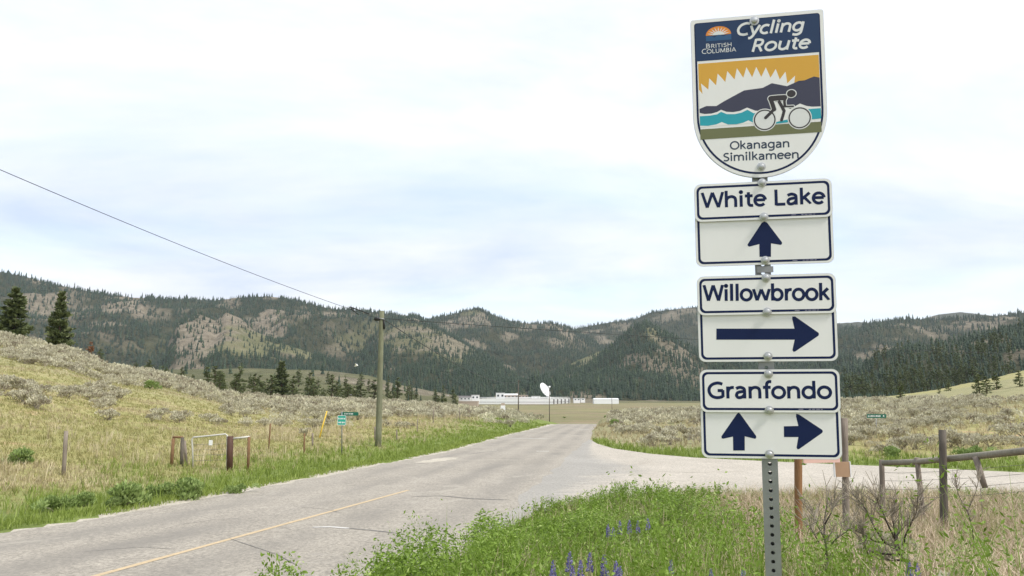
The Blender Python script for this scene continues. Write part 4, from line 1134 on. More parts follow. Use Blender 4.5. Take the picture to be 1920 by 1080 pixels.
LM = [lupin_meshes(k) for k in range(3)]
for m_ in LM: m_.materials.append(M['lupin'])
for i, (px, py, Y, h) in enumerate(LUP):
    kq = 1.0 if 9 <= i < 15 else .8; Y, h = Y * kq, h * kq; top = at(px, py - (4 if kq == 1 else 0), Y); g0 = hz(top.x, top.y); base = Vector((top.x + random.uniform(-.03, .03), top.y, g0))
    lab = lup_lab[i] if i in lup_lab else ('purple lupin, %s in the front clump at the bottom of the photo' % ORD[sorted(range(9), key=lambda j: LUP[j][0]).index(i)] if i < 9 else 'faded purple lupin, %s in the clump halfway up the green weeds' % ORD[sorted(range(9, 15), key=lambda j: LUP[j][0]).index(i)])
    grp = 'lupins on the near verge' if i in lup_lab else ('lupins in the front clump' if i < 9 else 'lupins in the clump behind')
    r = thing('lupin', lab, 'flower', base, grp)
    bt = top - Vector((random.uniform(-.02, .02), 0, h))
    MB().tube([(0, 0, 0), (bt - base) * .5 + Vector((.01, 0, 0)), bt - base, top - base], [.004, .0035, .003, .0015], 5).build('stem', M['sage_green'] if False else M['pale_twig'], r)
    link('flower_spike', random.choice(LM), None, r, bt - base, random.uniform(0, 6), (h * 1.05, h * 1.05, h))
    nl_ = 60; hh_ = max(.1, bt.z - g0); C = np.stack([RNG.normal(0, .07, nl_), RNG.normal(0, .07, nl_), RNG.uniform(.2, .95, nl_) * hh_], -1); A = rand_dirs(nl_, .3); B = unit(np.cross(A, rand_dirs(nl_)))
    V, Fq, tt = quads_from(C, A * .032, B * .008, np.clip(RNG.normal(.5, .2, nl_), 0, 1)); link('leaves', fmesh('leaves', V, Fq, {'tint': tt}), M['sage_green'], r)

# ---------------------------------------------------------------- the cycling route sign
TH, TILT = .1805, -.0843; PX0, PD = .7497, 2.2
axv = Vector((math.cos(TH), -math.sin(TH), 0)); nv = Vector((math.sin(TH), math.cos(TH), 0))
upv = (Vector((0, 0, 1)) + nv * TILT).normalized(); yv = upv.cross(axv)
P0 = Vector((PX0, PD, EYE)); HB = 1.72
Rm = Matrix((axv, yv, upv)).transposed().to_4x4()
root = thing('cycling_route_sign', 'tall white and navy cycling route sign stack on a perforated steel post', 'road sign', mat=Matrix.Translation(P0 - upv * HB) @ Rm)


def sp(px, py):
    """a pixel of the photograph on the sign's plane: (across, up from the root)"""
    a, b = ray(px, py); d = Vector((a, 1, b)); e = P0 - Vector((0, 0, EYE))
    k = e.dot(yv) / d.dot(yv); q = d * k - e
    return q.dot(axv), q.dot(upv) + HB


def sz1(x, y): return sp(1280 + x / 3.175, y / 3.175)
def sz2(x, y): return sp(1280 + x / 3.857, 320 + y / 3.857)
def sz3(x, y): return sp(1280 + x / 3.6, 580 + y / 3.6)
def szr(x, y): return sp(1400 + x / 8.306, 140 + y / 8.306)
def szl(x, y): return sp(1290 + x / 9.0, 10 + y / 9.0)


def rrect(x0, z0, x1, z1, r, n=7):
    o = []
    for cx, cz, a0 in ((x1 - r, z1 - r, 0), (x0 + r, z1 - r, 90), (x0 + r, z0 + r, 180), (x1 - r, z0 + r, 270)):
        for k in range(n + 1):
            a = math.radians(a0 + 90 * k / n); o.append((cx + r * math.cos(a), cz + r * math.sin(a)))
    return o


def arcp(cx, cy, rx, ry, a0, a1, n=14):
    return [(cx + rx * math.cos(math.radians(a0 + (a1 - a0) * k / n)), cy + ry * math.sin(math.radians(a0 + (a1 - a0) * k / n))) for k in range(n + 1)]


def spline(p, n=6):
    o = []; q = [p[0]] + list(p) + [p[-1]]
    for i in range(1, len(q) - 2):
        for k in range(n):
            t = k / n; a, b, c, d = q[i - 1], q[i], q[i + 1], q[i + 2]
            o.append(tuple(.5 * (2 * b[j] + (c[j] - a[j]) * t + (2 * a[j] - 5 * b[j] + 4 * c[j] - d[j]) * t * t + (3 * b[j] - a[j] - 3 * c[j] + d[j]) * t ** 3) for j in (0, 1)))
    return o + [p[-1]]


XH = .445
GLY = {  # centre lines of a humanist sans: advance, strokes
    'o': (.54, [arcp(.27, .245, .215, .215, 0, 360, 28)]), 'c': (.44, [arcp(.27, .245, .215, .215, 52, 308)]),
    'e': (.50, [[(.06, .262), (.44, .262)], arcp(.255, .245, .20, .215, 4, 318, 20)]),
    'n': (.55, [[(.10, 0), (.10, .49)], spline([(.10, .30), (.17, .41), (.30, .452), (.42, .40), (.455, .28), (.455, 0)])]),
    'm': (.84, [[(.10, 0), (.10, .49)], spline([(.10, .30), (.16, .41), (.27, .452), (.38, .40), (.415, .28), (.415, 0)]), spline([(.415, .30), (.47, .41), (.58, .452), (.70, .40), (.735, .28), (.735, 0)])]),
    'h': (.55, [[(.10, 0), (.10, .71)], spline([(.10, .30), (.17, .41), (.30, .452), (.42, .40), (.455, .28), (.455, 0)])]),
    'u': (.55, [[(.455, 0), (.455, .49)], spline([(.455, .19), (.38, .08), (.26, .036), (.14, .09), (.10, .21), (.10, .49)])]),
    'i': (.235, [[(.117, 0), (.117, .49)], arcp(.117, .625, .026, .026, 0, 360, 10)]), 'l': (.235, [[(.117, 0), (.117, .71)]]),
    'k': (.48, [[(.10, 0), (.10, .71)], [(.11, .225), (.40, .485)], [(.20, .30), (.435, .0)]]),
    'a': (.49, [spline([(.075, .40), (.15, .44), (.25, .452), (.36, .40), (.385, .30), (.385, 0)]), spline([(.385, .285), (.25, .275), (.13, .235), (.085, .14), (.12, .055), (.20, .036), (.31, .075), (.385, .17)])]),
    'g': (.56, [arcp(.265, .25, .195, .205, 0, 360, 26), spline([(.46, .49), (.46, .02), (.43, -.10), (.33, -.165), (.22, -.17), (.10, -.135)])]),
    'y': (.47, [[(.035, .49), (.245, .02)], spline([(.435, .49), (.27, .06), (.20, -.09), (.12, -.165), (.03, -.165)])]),
    'w': (.74, [[(.035, .49), (.185, .0)], [(.185, .0), (.365, .47)], [(.365, .47), (.555, .0)], [(.555, 0), (.705, .49)]]),
    'W': (.86, [[(.03, .674), (.215, .0)], [(.215, 0), (.425, .655)], [(.425, .655), (.65, 0)], [(.65, 0), (.825, .674)]]),
    'b': (.57, [[(.10, 0), (.10, .71)], arcp(.295, .245, .20, .212, 0, 360, 26)]), 'd': (.57, [[(.465, 0), (.465, .71)], arcp(.27, .245, .20, .212, 0, 360, 26)]),
    'r': (.34, [[(.10, 0), (.10, .49)], spline([(.10, .26), (.15, .39), (.24, .445), (.33, .445)])]),
    'L': (.48, [[(.12, .674), (.12, 0)], [(.12, .042), (.46, .042)]]),
    'G': (.68, [spline([(.585, .585), (.48, .625), (.37, .632), (.20, .57), (.09, .43), (.085, .26), (.17, .11), (.32, .042), (.47, .045), (.60, .09)]), [(.595, .06), (.595, .345)], [(.40, .325), (.60, .325)]]),
    'R': (.56, [[(.12, 0), (.12, .674)], spline([(.12, .635), (.28, .632), (.41, .58), (.435, .47), (.39, .36), (.27, .32), (.12, .32)]), [(.30, .32), (.485, 0)]]),
    'O': (.72, [arcp(.36, .337, .30, .300, 0, 360, 32)]),
    'S': (.50, [spline([(.42, .60), (.32, .632), (.19, .615), (.10, .52), (.13, .42), (.26, .345), (.39, .27), (.42, .16), (.34, .065), (.21, .042), (.07, .075)])]),
    'C': (.60, [spline([(.55, .60), (.44, .632), (.33, .625), (.17, .55), (.085, .40), (.09, .25), (.18, .10), (.33, .044), (.45, .042), (.56, .075)])]),
    't': (.35, [spline([(.165, .61), (.165, .30), (.165, .14), (.20, .06), (.27, .038), (.335, .045)]), [(.03, .452), (.325, .452)]]),
    'f': (.33, [spline([(.165, 0), (.165, .30), (.165, .52), (.19, .63), (.26, .682), (.345, .68)]), [(.03, .452), (.315, .452)]]),
    'B': (.56, [[(.12, 0), (.12, .674)], spline([(.12, .635), (.28, .63), (.39, .58), (.40, .45), (.32, .365), (.12, .355)]), spline([(.12, .355), (.32, .355), (.45, .28), (.44, .12), (.33, .042), (.12, .04)])]),
    'I': (.26, [[(.13, 0), (.13, .674)]]), 'T': (.52, [[(.26, 0), (.26, .674)], [(.03, .632), (.49, .632)]]), 'H': (.66, [[(.12, 0), (.12, .674)], [(.54, 0), (.54, .674)], [(.12, .35), (.54, .35)]]),
    'U': (.64, [spline([(.11, .674), (.11, .25), (.16, .10), (.32, .042), (.48, .10), (.53, .25), (.53, .674)])]), 'M': (.80, [[(.10, 0), (.14, .674)], [(.14, .674), (.40, .05)], [(.40, .05), (.66, .674)], [(.66, .674), (.70, 0)]]),
    'A': (.61, [[(.03, 0), (.305, .674)], [(.305, .674), (.58, 0)], [(.14, .22), (.47, .22)]]), ' ': (.24, []),
}


def ribbon(pts, w):
    n = len(pts); closed = n > 8 and abs(pts[0][0] - pts[-1][0]) + abs(pts[0][1] - pts[-1][1]) < 1e-6
    a, b = [], []
    for i in range(n):
        p0 = pts[i - 1] if i else (pts[-2] if closed else pts[0]); p1 = pts[i + 1] if i < n - 1 else (pts[1] if closed else pts[-1])
        tx, ty = p1[0] - p0[0], p1[1] - p0[1]; l = math.hypot(tx, ty) or 1; nx, ny = -ty / l * w / 2, tx / l * w / 2
        a.append((pts[i][0] + nx, pts[i][1] + ny)); b.append((pts[i][0] - nx, pts[i][1] - ny))
    return a, b


def lettering(txt, p0, p1, cap, w, mat, parent, y, shear=0.0, sc_small=None, name='lettering'):
    """stroke letters fitted between two points of a baseline, on the sign's plane"""
    adv, runs, x = 0, [], 0
    for i, ch in enumerate(txt):
        k = sc_small if (sc_small and i and txt[i - 1] != ' ') else 1.0
        runs.append((x, ch, k)); x += GLY[ch][0] * k
    total = x - .14; (x0, z0), (x1, z1) = p0, p1
    sx = math.hypot(x1 - x0, z1 - z0) / total; sy = cap / .674; ux, uz = (x1 - x0), (z1 - z0); l = math.hypot(ux, uz); ux, uz = ux / l, uz / l
    mb = MB(); k_ = 0
    for ox, ch, kk_ in runs:
        for st in GLY[ch][1]:
            pts = [(q[0] * kk_, q[1] * kk_) for q in st]
            sh = (lambda q: ((q[0] + q[1] * shear) * sx, q[1] * sy))
            big = [((ox - .07) * sx + sh(q)[0], sh(q)[1]) for q in pts]
            a, b = ribbon(big, w * sy * (1 if kk_ == 1 else .92))
            if ch in 'WwMA' or ch == 'k':
                lo, hi = 0, (.49 if ch == 'w' else .674 if ch != 'k' else .71) * sy * kk_
                a = [(q[0], min(max(q[1], lo), hi)) for q in a]; b = [(q[0], min(max(q[1], lo), hi)) for q in b]
            v = [(x0 + q[0] * ux - q[1] * uz, y - .000004 * (k_ % 7), z0 + q[0] * uz + q[1] * ux) for q in a + b]; n = len(a)
            mb.add(v, [(i, i + 1, i + 1 + n, i + n) for i in range(n - 1)]); k_ += 1
    return mb.build(name, mat, parent)


# post with punched holes
pw, hs, hr = .0445, .0254, .0056
ztop = sp(1414, 30)[1]; zbot = -.45
nh = int((ztop - zbot) / hs)
me_v, me_f = [], []


def punched(y, flip):
    for k in range(nh):
        z0, z1 = zbot + k * hs, zbot + (k + 1) * hs; zc_ = (z0 + z1) / 2; o = len(me_v)
        outer = [(pw / 2, zc_), (pw / 2, z1), (0, z1), (-pw / 2, z1), (-pw / 2, zc_), (-pw / 2, z0), (0, z0), (pw / 2, z0)]
        m = 16
        for j in range(m):
            a = 2 * math.pi * j / m; c, s_ = math.cos(a), math.sin(a); q = min(pw / 2 / max(abs(c), 1e-6), hs / 2 / max(abs(s_), 1e-6))
            me_v.append((math.copysign(pw / 2, c), y, zc_ + math.copysign(hs / 2, s_)) if j in (1, 7, 9, 15) else (q * c, y, zc_ + q * s_))
        for j in range(m): me_v.append((hr * math.cos(2 * math.pi * j / m), y, zc_ + hr * math.sin(2 * math.pi * j / m)))
        for j in range(m): me_v.append((hr * math.cos(2 * math.pi * j / m), y + (.0025 if not flip else -.0025), zc_ + hr * math.sin(2 * math.pi * j / m)))
        for j in range(m):
            j2 = (j + 1) % m; me_f.append((o + j, o + j2, o + m + j2, o + m + j)); me_f.append((o + m + j, o + m + j2, o + 2 * m + j2, o + 2 * m + j))


yF = .0098
punched(yF, False); punched(yF + pw, True)
pb = MB(); pb.add(me_v, me_f)
for sgn in (-1, 1): pb.box((sgn * (pw / 2 - .00125), yF + pw / 2, (zbot + ztop) / 2), (.0025, pw - .001, ztop - zbot))
pb.v = [(v_[0], v_[1] - yF - pw / 2, v_[2]) for v_ in pb.v]
post = pb.build('post', M['galv'], root, loc=(0, yF + pw / 2, 0), rotz=math.radians(-8.2))

# shield
hw = .1915; h_top = sp(1417, 28.5)[1]; h_bot = sp(1430, 333)[1]; h_sd = sp(1554, 205)[1]


def shield(ins):
    w_ = hw - ins; r = .008; t = h_top - ins
    o = [(w_, h_sd), (w_, t - r)] + arcp(w_ - r, t - r, r, r, 0, 90, 4)[1:] + arcp(-w_ + r, t - r, r, r, 90, 180, 4) + [(-w_, h_sd)]
    k = arcp(0, h_sd, w_, h_sd - h_bot - ins, 180, 360, 36)
    return o + k[1:-1]


sh_p = MB().prism(shield(0), -.0020, .0060).build('shield_panel', [M['alu']], root)
tag(sh_p, 'shield-shaped cycling route plate with mountain and cyclist picture')
y = -.0026
MB().sheet(shield(.0012), y).build('face', M['sign_white'], sh_p)
MB().ring(shield(.0105), shield(.0165), y - 0.000200).build('border', M['navy'], sh_p)
hL, hR_ = sp(1307, 116), sp(1537, 98); w_ = hw - .0105
hb = (hL[1] + hR_[1]) / 2
MB().sheet([(w_ - .003, hb), (w_ - .003, h_top - .0125), (-w_ + .003, h_top - .0125), (-w_ + .003, hb)], y - 0.000300).build('header', M['header'], sh_p)
px0, px1 = sz1(92, 380)[0], sz1(808, 325)[0]


def clip(P_): return [(px1 if q[0] > px1 - .007 else px0 if q[0] < px0 + .006 else q[0], q[1]) for q in P_]


ytp = (sz1(92, 382)[1] + sz1(806, 328)[1]) / 2
MB().sheet([(px1, sz1(810, 640)[1]), (px1, ytp), (px0, ytp), (px0, sz1(100, 690)[1])], y - 0.000250).build('yellow_sky', M['yellow_print'], sh_p)
sun_pts = [(96, 536), (118, 562), (108, 498), (152, 535), (158, 468), (198, 510), (208, 440), (253, 490), (265, 425), (308, 475), (322, 408), (360, 465), (379, 402), (413, 462), (437, 400), (467, 460), (494, 403), (522, 465), (553, 412), (577, 475), (611, 428), (622, 498), (668, 452), (663, 500), (663, 560), (812, 560), (815, 700), (98, 760)]
MB().sheet(clip([sz1(*q) for q in sun_pts]), y - 0.000350).build('sunburst', M['sign_white'], sh_p)
MB().sheet(clip([sz1(*q) for q in [(102, 650), (140, 633), (200, 633), (245, 605), (300, 575), (365, 540), (475, 525), (530, 497), (620, 515), (690, 483), (725, 480), (780, 457), (812, 464), (818, 635), (770, 637), (735, 632), (697, 618), (640, 650), (480, 664), (430, 660), (383, 642), (340, 662), (300, 669), (260, 667), (228, 655), (205, 668), (170, 678), (130, 680), (100, 674)]]), y - 0.000450).build('mountains', M['mountain_print'], sh_p)
MB().sheet(clip([sz1(*q) for q in [(100, 694), (160, 690), (205, 682), (228, 667), (262, 681), (310, 681), (350, 672), (385, 655), (420, 675), (500, 680), (640, 672), (697, 645), (740, 652), (820, 645), (824, 706), (760, 713), (640, 728), (500, 745), (420, 732), (390, 718), (360, 732), (320, 741), (270, 743), (232, 728), (200, 742), (150, 751), (104, 750)]]), y - 0.000450).build('lake', M['teal_print'], sh_p)
MB().sheet(clip([sz1(*q) for q in [(104, 772), (824, 725), (828, 787), (110, 833)]]), y - 0.000450).build('green_bank', M['olive_print'], sh_p)
# cyclist pictogram: pale outline below, dark figure on top
PXM = abs(szr(1000, 500)[0] - szr(0, 500)[0]) / 1000


def thick(pts, w, mb, yy):
    q = [szr(*p) for p in pts]; a, b = ribbon(q, w * PXM); n = len(a)
    mb.add([(p[0], yy, p[1]) for p in a + b], [(i, i + 1, i + 1 + n, i + n) for i in range(n - 1)])
    for j, (cx, cz) in enumerate((q[0], q[-1])): mb.sheet(arcp(cx, cz, w * PXM / 2, w * PXM / 2, 0, 360, 18)[:-1], yy - 0.000008 * (j + 1))


body = [([(375, 378), (480, 368), (585, 362)], 88), ([(368, 380), (398, 460), (425, 545)], 66), ([(422, 545), (360, 610), (292, 676)], 50), ([(602, 345), (585, 420), (592, 498)], 42), ([(592, 500), (660, 500), (722, 497)], 28), ([(505, 430), (545, 500), (580, 570)], 50), ([(580, 570), (565, 630), (540, 712)], 46)]
halo, dark = MB(), MB()
for cx, cy, r in ((278, 708, 171), (822, 676, 173)):
    c = szr(cx, cy); R_ = r * PXM
    halo.sheet(arcp(c[0], c[1], R_ * 1.09, R_ * 1.09, 0, 360, 40)[:-1], y - 0.000525)
    o_, i_ = arcp(c[0], c[1], R_, R_, 0, 360, 40)[:-1], arcp(c[0], c[1], R_ * .88, R_ * .88, 0, 360, 40)[:-1]; dark.ring(o_, i_, y - 0.000600)
white_gap = MB().sheet([szr(*q) for q in [(440, 430), (600, 420), (600, 520), (660, 530), (700, 560), (640, 700), (460, 740), (440, 620)]], y - 0.000513)
for k, (pts, w_) in enumerate(body): thick(pts, w_ + 26, halo, y - 0.000550 - .00002 * k) if k not in (5, 6) else None
hc = szr(692, 300)
halo.sheet(arcp(hc[0], hc[1], 84 * PXM, 74 * PXM, 0, 360, 30)[:-1], y - 0.000725)
for k, (pts, w_) in enumerate(body): thick(pts, w_, dark, y - 0.000750 - .000025 * k)
dark.sheet(arcp(hc[0], hc[1], 68 * PXM, 60 * PXM, 0, 360, 30)[:-1], y - 0.000975)
white_gap.build('figure_gap', M['sign_white'], sh_p); halo.build('figure_outline', M['white_print'], sh_p); dark.build('cyclist_figure', M['rider_print'], sh_p)


def capm(px, py, c): return sp(px, py - c)[1] - sp(px, py)[1]


lettering('Cycling', sp(1381, 68), sp(1503, 58.5), capm(1400, 66, 23.5), .128, M['white_print'], sh_p, y - 0.000400, .24)
lettering('Route', sp(1409, 98), sp(1514, 91), capm(1420, 97, 23.5), .128, M['white_print'], sh_p, y - 0.000400, .24)
lettering('Okanagan', sp(1370, 281), sp(1479, 276.5), capm(1400, 280, 15.5), .116, M['text_print'], sh_p, y - 0.000250)
lettering('Similkameen', sp(1357, 303), sp(1496.5, 297), capm(1400, 300, 15.5), .116, M['text_print'], sh_p, y - 0.000250)
lettering('BRITISH', szl(305, 735), szl(733, 697), szl(300, 735 - 78)[1] - szl(300, 735)[1], .085, M['white_print'], sh_p, y - 0.000400, 0, .84)
lettering('COLUMBIA', szl(238, 828), szl(800, 783), szl(240, 828 - 84)[1] - szl(240, 828)[1], .085, M['white_print'], sh_p, y - 0.000400, 0, .84)
lc = szl(513, 505); lr = abs(szl(728, 490)[0] - szl(300, 520)[0]) / 2
em = MB().sheet(arcp(lc[0], lc[1], lr, lr * .72, 0, 180, 30), y - 0.000400).build('emblem_sun', M['orange_print'], sh_p)
rays = MB()
for k in range(9):
    a = math.radians(14 + 19 * k); c, s_ = math.cos(a), math.sin(a); dx, dz = -s_ * lr * .05, c * lr * .05
    rays.add([(lc[0] + c * lr * .5 + dx, y - 0.000450, lc[1] + s_ * lr * .36 + dz), (lc[0] + c * lr * .5 - dx, y - 0.000450, lc[1] + s_ * lr * .36 - dz), (lc[0] + c * lr * .93, y - 0.000450, lc[1] + s_ * lr * .67)], [(0, 1, 2)])
rays.build('emblem_rays', M['white_print'], sh_p)
MB().sheet(arcp(lc[0], lc[1], lr * .48, lr * .32, 0, 180, 20), y - 0.000500).build('emblem_glow', M['white_print'], sh_p)
MB().sheet([(lc[0] - lr, lc[1] - lr * .46), (lc[0] + lr, lc[1] - lr * .46), (lc[0] + lr, lc[1] + lr * .03), (lc[0] + lr * .7, lc[1] - .03 * lr), (lc[0] + lr * .38, lc[1] - lr * .14), (lc[0] + lr * .02, lc[1] + lr * .02), (lc[0] - lr * .34, lc[1] - lr * .2), (lc[0] - lr * .62, lc[1]), (lc[0] - lr, lc[1] - lr * .04)], y - 0.000550).build('emblem_water', M['blue_print'], sh_p)

# name and arrow plates
PW = .1955


def plate(name, top, bot, ydepth, label, border_top=True):
    h1, h0 = sp(1435, top)[1], sp(1441, bot)[1]; r = .020
    o = MB().prism(rrect(-PW, h0, PW, h1, r), ydepth + .0006, ydepth + .0026).build(name, M['alu'], root); tag(o, label)
    MB().sheet(rrect(-PW + .0008, h0 + .0008, PW - .0008, h1 - .0008, r - .0008), ydepth).build('face', M['sign_white'], o)
    e, b = .0068, .0135
    MB().ring(rrect(-PW + e, h0 + e, PW - e, h1 - e, r - e * .6), rrect(-PW + b, h0 + b, PW - b, h1 - b, r - b * .6), ydepth - .0002).build('border', M['navy'], o)
    mk = MB()
    if name == 'name_plate' or bot < 500:
        for k, (a, w_) in enumerate(((.100, .013), (.128, .006), (.137, .008), (.148, .010), (.161, .005))): mk.box((a + w_ / 2 - .02, ydepth - .0004, h0 + (e + b) / 2), (w_, .0002, .0026))
        mk.build('maker_mark', M['grey_mark'], o)
    return o


def arrow(pts, fn, parent, yd):
    P_ = [fn(*q) for q in pts]; MB().sheet(P_, yd).build('arrow', M['navy'], parent)


YA, YB = .0030, -.0022
a1 = plate('arrow_plate', 395, 496, YA, 'plain plate with a single upward arrow')
arrow([(557, 622), (555, 530), (484, 549), (472, 544), (470, 532), (573, 376), (592, 366), (611, 374), (719, 516), (720, 528), (712, 536), (640, 525), (640, 622)][::-1], sz2, a1, YA - .0003)
n1_ = plate('name_plate', 340, 411.5, YB, 'plate reading White Lake')
lettering('White Lake', sp(1319, 390.5), sp(1544, 382), capm(1400, 388, 29.5), .126, M['navy'], n1_, YB - .0003)
a2 = plate('arrow_plate', 575, 678, YA, 'plate with a long arrow pointing right')
arrow([(228, 130), (756, 130), (740, 62), (742, 48), (760, 48), (918, 158), (922, 167), (918, 178), (762, 284), (750, 287), (742, 276), (757, 205), (228, 205)], sz3, a2, YA - .0003)
n2_ = plate('name_plate', 515.5, 589.5, YB, 'plate reading Willowbrook')
lettering('Willowbrook', sp(1322, 564.5), sp(1553, 563), capm(1400, 564, 30.5), .126, M['navy'], n2_, YB - .0003)
a3 = plate('arrow_plate', 760, 860.5, YA, 'plate with one upward and one right-pointing arrow')
arrow([(342, 954), (340, 860), (276, 874), (264, 872), (262, 858), (368, 705), (378, 698), (388, 705), (497, 856), (498, 868), (490, 875), (420, 858), (420, 954)][::-1], sz3, a3, YA - .0003)
arrow([(684, 790), (782, 788), (766, 722), (768, 706), (786, 710), (943, 814), (948, 824), (944, 834), (788, 944), (776, 946), (770, 934), (782, 863), (685, 863)], sz3, a3, YA - .0003)
n3_ = plate('name_plate', 692.5, 773.5, YB, 'plate reading Granfondo')
lettering('Granfondo', sp(1329.5, 747), sp(1556.5, 747), capm(1400, 747, 31), .126, M['navy'], n3_, YB - .0003)
bolt_px = [(1414, 40), (1427, 313), (1428.5, 343), (1432, 407), (1435, 488), (1436, 521), (1438, 585), (1440, 668), (1440.5, 701), (1442, 769), (1443, 852)]
bm = MB()
prof = [(.0088, 0), (.0088, -.0012), (.0058, -.0016), (.0056, -.0040), (.0042, -.0058), (.0015, -.0064)]
for k in range(len(prof) - 1):
    n = 14; (r0, y0), (r1, y1) = prof[k], prof[k + 1]
    v = [(r0 * math.cos(2 * math.pi * j / n), y0, r0 * math.sin(2 * math.pi * j / n)) for j in range(n)] + [(r1 * math.cos(2 * math.pi * j / n), y1, r1 * math.sin(2 * math.pi * j / n)) for j in range(n)]
    bm.add(v, [(j, (j + 1) % n, (j + 1) % n + n, j + n) for j in range(n)], k > 1)
bm.sheet(arcp(0, 0, .0015, .0015, 0, 360, 14)[:-1], -.0064)
bmesh_ = bm.mesh('bolt')
for i, (px, py) in enumerate(bolt_px):
    s_, h_ = sp(px, py); yb = -.0029 if i < 2 else (YB if i in (2, 3, 5, 6, 8, 9) else YA) - .0012
    link('bolt', bmesh_, M['bolt'], root, (s_, yb, h_), scale=(1.6, 1.7, 1.6) if i == 0 else 1.45)
# steel back plate seen in the gap between two plates
s_, h_ = sp(1435, 505); MB().box((s_, .0075 - .003, h_), (pw + .002, .0015, .018)).build('splice_plate', M['galv'], root)

# ---------------------------------------------------------------- right-hand posts, board and rail fence


def post_tube(name, px0, y0, px1, y1, Y, r, mat, parent, org, wob=.08, n=9, ground=True, seg=6):
    a, b = at(px0, y0, Y), at(px1, y1, Y)
    if ground: b.z = min(b.z, hz(b.x, b.y) - .12)
    pts = [b.lerp(a, k / seg) for k in range(seg + 1)]
    return MB().tube([p - org for p in pts], r, n, wob).build(name, mat, parent)


q = at(1540, 960, 11.4); q.z = hz(q.x, q.y)
bd = thing('notice_board', 'two-post wooden board seen from behind with a pinkish panel, right of the signpost', 'board', q)
post_tube('post', 1495, 700, 1495, 975, 11.1, .055, M['brown_wood'], bd, q)
post_tube('post', 1583, 784, 1583, 950, 11.6, .050, M['old_wood'], bd, q)
ca, cb = at(1500, 712, 11.2), at(1572, 866, 11.5); cm = (ca + cb) / 2 - q
MB().box(cm + Vector((0, .0, 0)), ((cb - ca).x, .02, abs(ca.z - cb.z)), Matrix.Rotation(.25, 3, 'Z')).build('panel', M['pink_board'], bd)
c_ = at(1579, 880, 11.5) - q; MB().box(c_, (.22, .03, .22)).build('lower_panel', M['brown_panel'], bd)
for sx in (-1, 1): MB().box(c_ + Vector((sx * .118, -.002, 0)), (.014, .036, .23)).build('edge_strip', M['white_paint'], bd)

q = at(1767, 960, 12.3); q.z = hz(q.x, q.y)
rf = thing('rail_fence', 'weathered log rail fence with a tall dark post at the right', 'fence', q)
post_tube('post', 1767, 806, 1767, 962, 12.3, [.062, .062, .060, .060, .058, .056, .056], M['dark_wood'], rf, q, .06, 10)
post_tube('post', 1653, 862, 1653, 940, 13.6, .045, M['old_wood'], rf, q)
post_tube('leaning_post', 1719, 858, 1729, 930, 13.0, .042, M['old_wood'], rf, q)
pts = [at(1655, 868, 13.5), at(1720, 866, 13.0), at(1767, 861, 12.5), at(1850, 853, 11.6), at(1925, 845, 10.9), at(2080, 832, 9.8)]
MB().tube([p - q for p in pts], [.047, .050, .050, .052, .054, .058], 10, .12).build('rail', M['grey_wood'], rf)
MB().tube([at(1829, 856, 11.75) - q, at(1838, 886, 11.7) - q, at(1847, 915, 11.65) - q], [.045, .043, .040], 8, .1).build('broken_brace', M['old_wood'], rf)
for k, (ya, yb2) in enumerate(((884, 876), (899, 893), (915, 909), (932, 926))):
    ln = [at(1653, ya + 2, 13.6), at(1690, ya + 3, 13.3), at(1767, ya, 12.3), at(1845, yb2 + 2, 11.7), at(1960, yb2 - 8, 10.8)]
    MB().tube([p - q for p in ln], .0028, 4, caps=False).build('wire', M['fence_wire'], rf)
MB().tube([at(1834, 868, 12) - q, at(1842, 960, 12) - q], .004, 5).build('wire_stay', M['fence_wire'], rf)

# ---------------------------------------------------------------- left fence posts and gate


def gpost(name, px, ytop, ybase, r, mat, label, group=None, dpx=0, cat='post', n=8):
    b = gh(px, ybase); Y = b.y; a = at(px + dpx, ytop, Y)
    o = MB().tube([Vector((0, 0, -.15)), (a - b) * .33, (a - b) * .66, a - b], [r * 1.05, r, r, r * .95], n, .1).build(name, mat, None, loc=b)
    return tag(o, label, cat, group)


FP = 'fence posts along the left verge'
gpost('fence_post', 119, 808, 892, .055, M['old_wood'], 'pale weathered wooden post standing alone at far left', FP, 5)
gpost('fence_post', 504, 794, 842, .035, M['rust'], 'thin rusty post right of the metal gate', FP, 3, n=6)
gpost('fence_post', 570, 813, 852, .035, M['rust'], 'short rusty post left of the green sign', FP, 1, n=6)
gpost('fence_post', 586, 812, 836, .05, M['old_wood'], 'stubby grey post beside the leaning yellow marker', FP, 0)
gpost('fence_post', 703, 800, 826, .05, M['old_wood'], 'short post just left of the utility pole base', FP, 0)
gpost('fence_post', 744, 806, 828, .04, M['old_wood'], 'small pale post just right of the utility pole base', FP, 0)
gpost('fence_post', 782, 786, 812, .04, M['old_wood'], 'thin post in the dry grass right of the utility pole', FP, 1)
gpost('fence_post', 812, 768, 796, .05, M['old_wood'], 'taller thin post in the sagebrush right of the utility pole', FP, 1)
gpost('fence_post', 862, 764, 788, .05, M['old_wood'], 'post among sagebrush nearer the white box', FP, 0)
gpost('fence_post', 880, 762, 786, .05, M['old_wood'], 'post among sagebrush second from the white box', FP, 0)

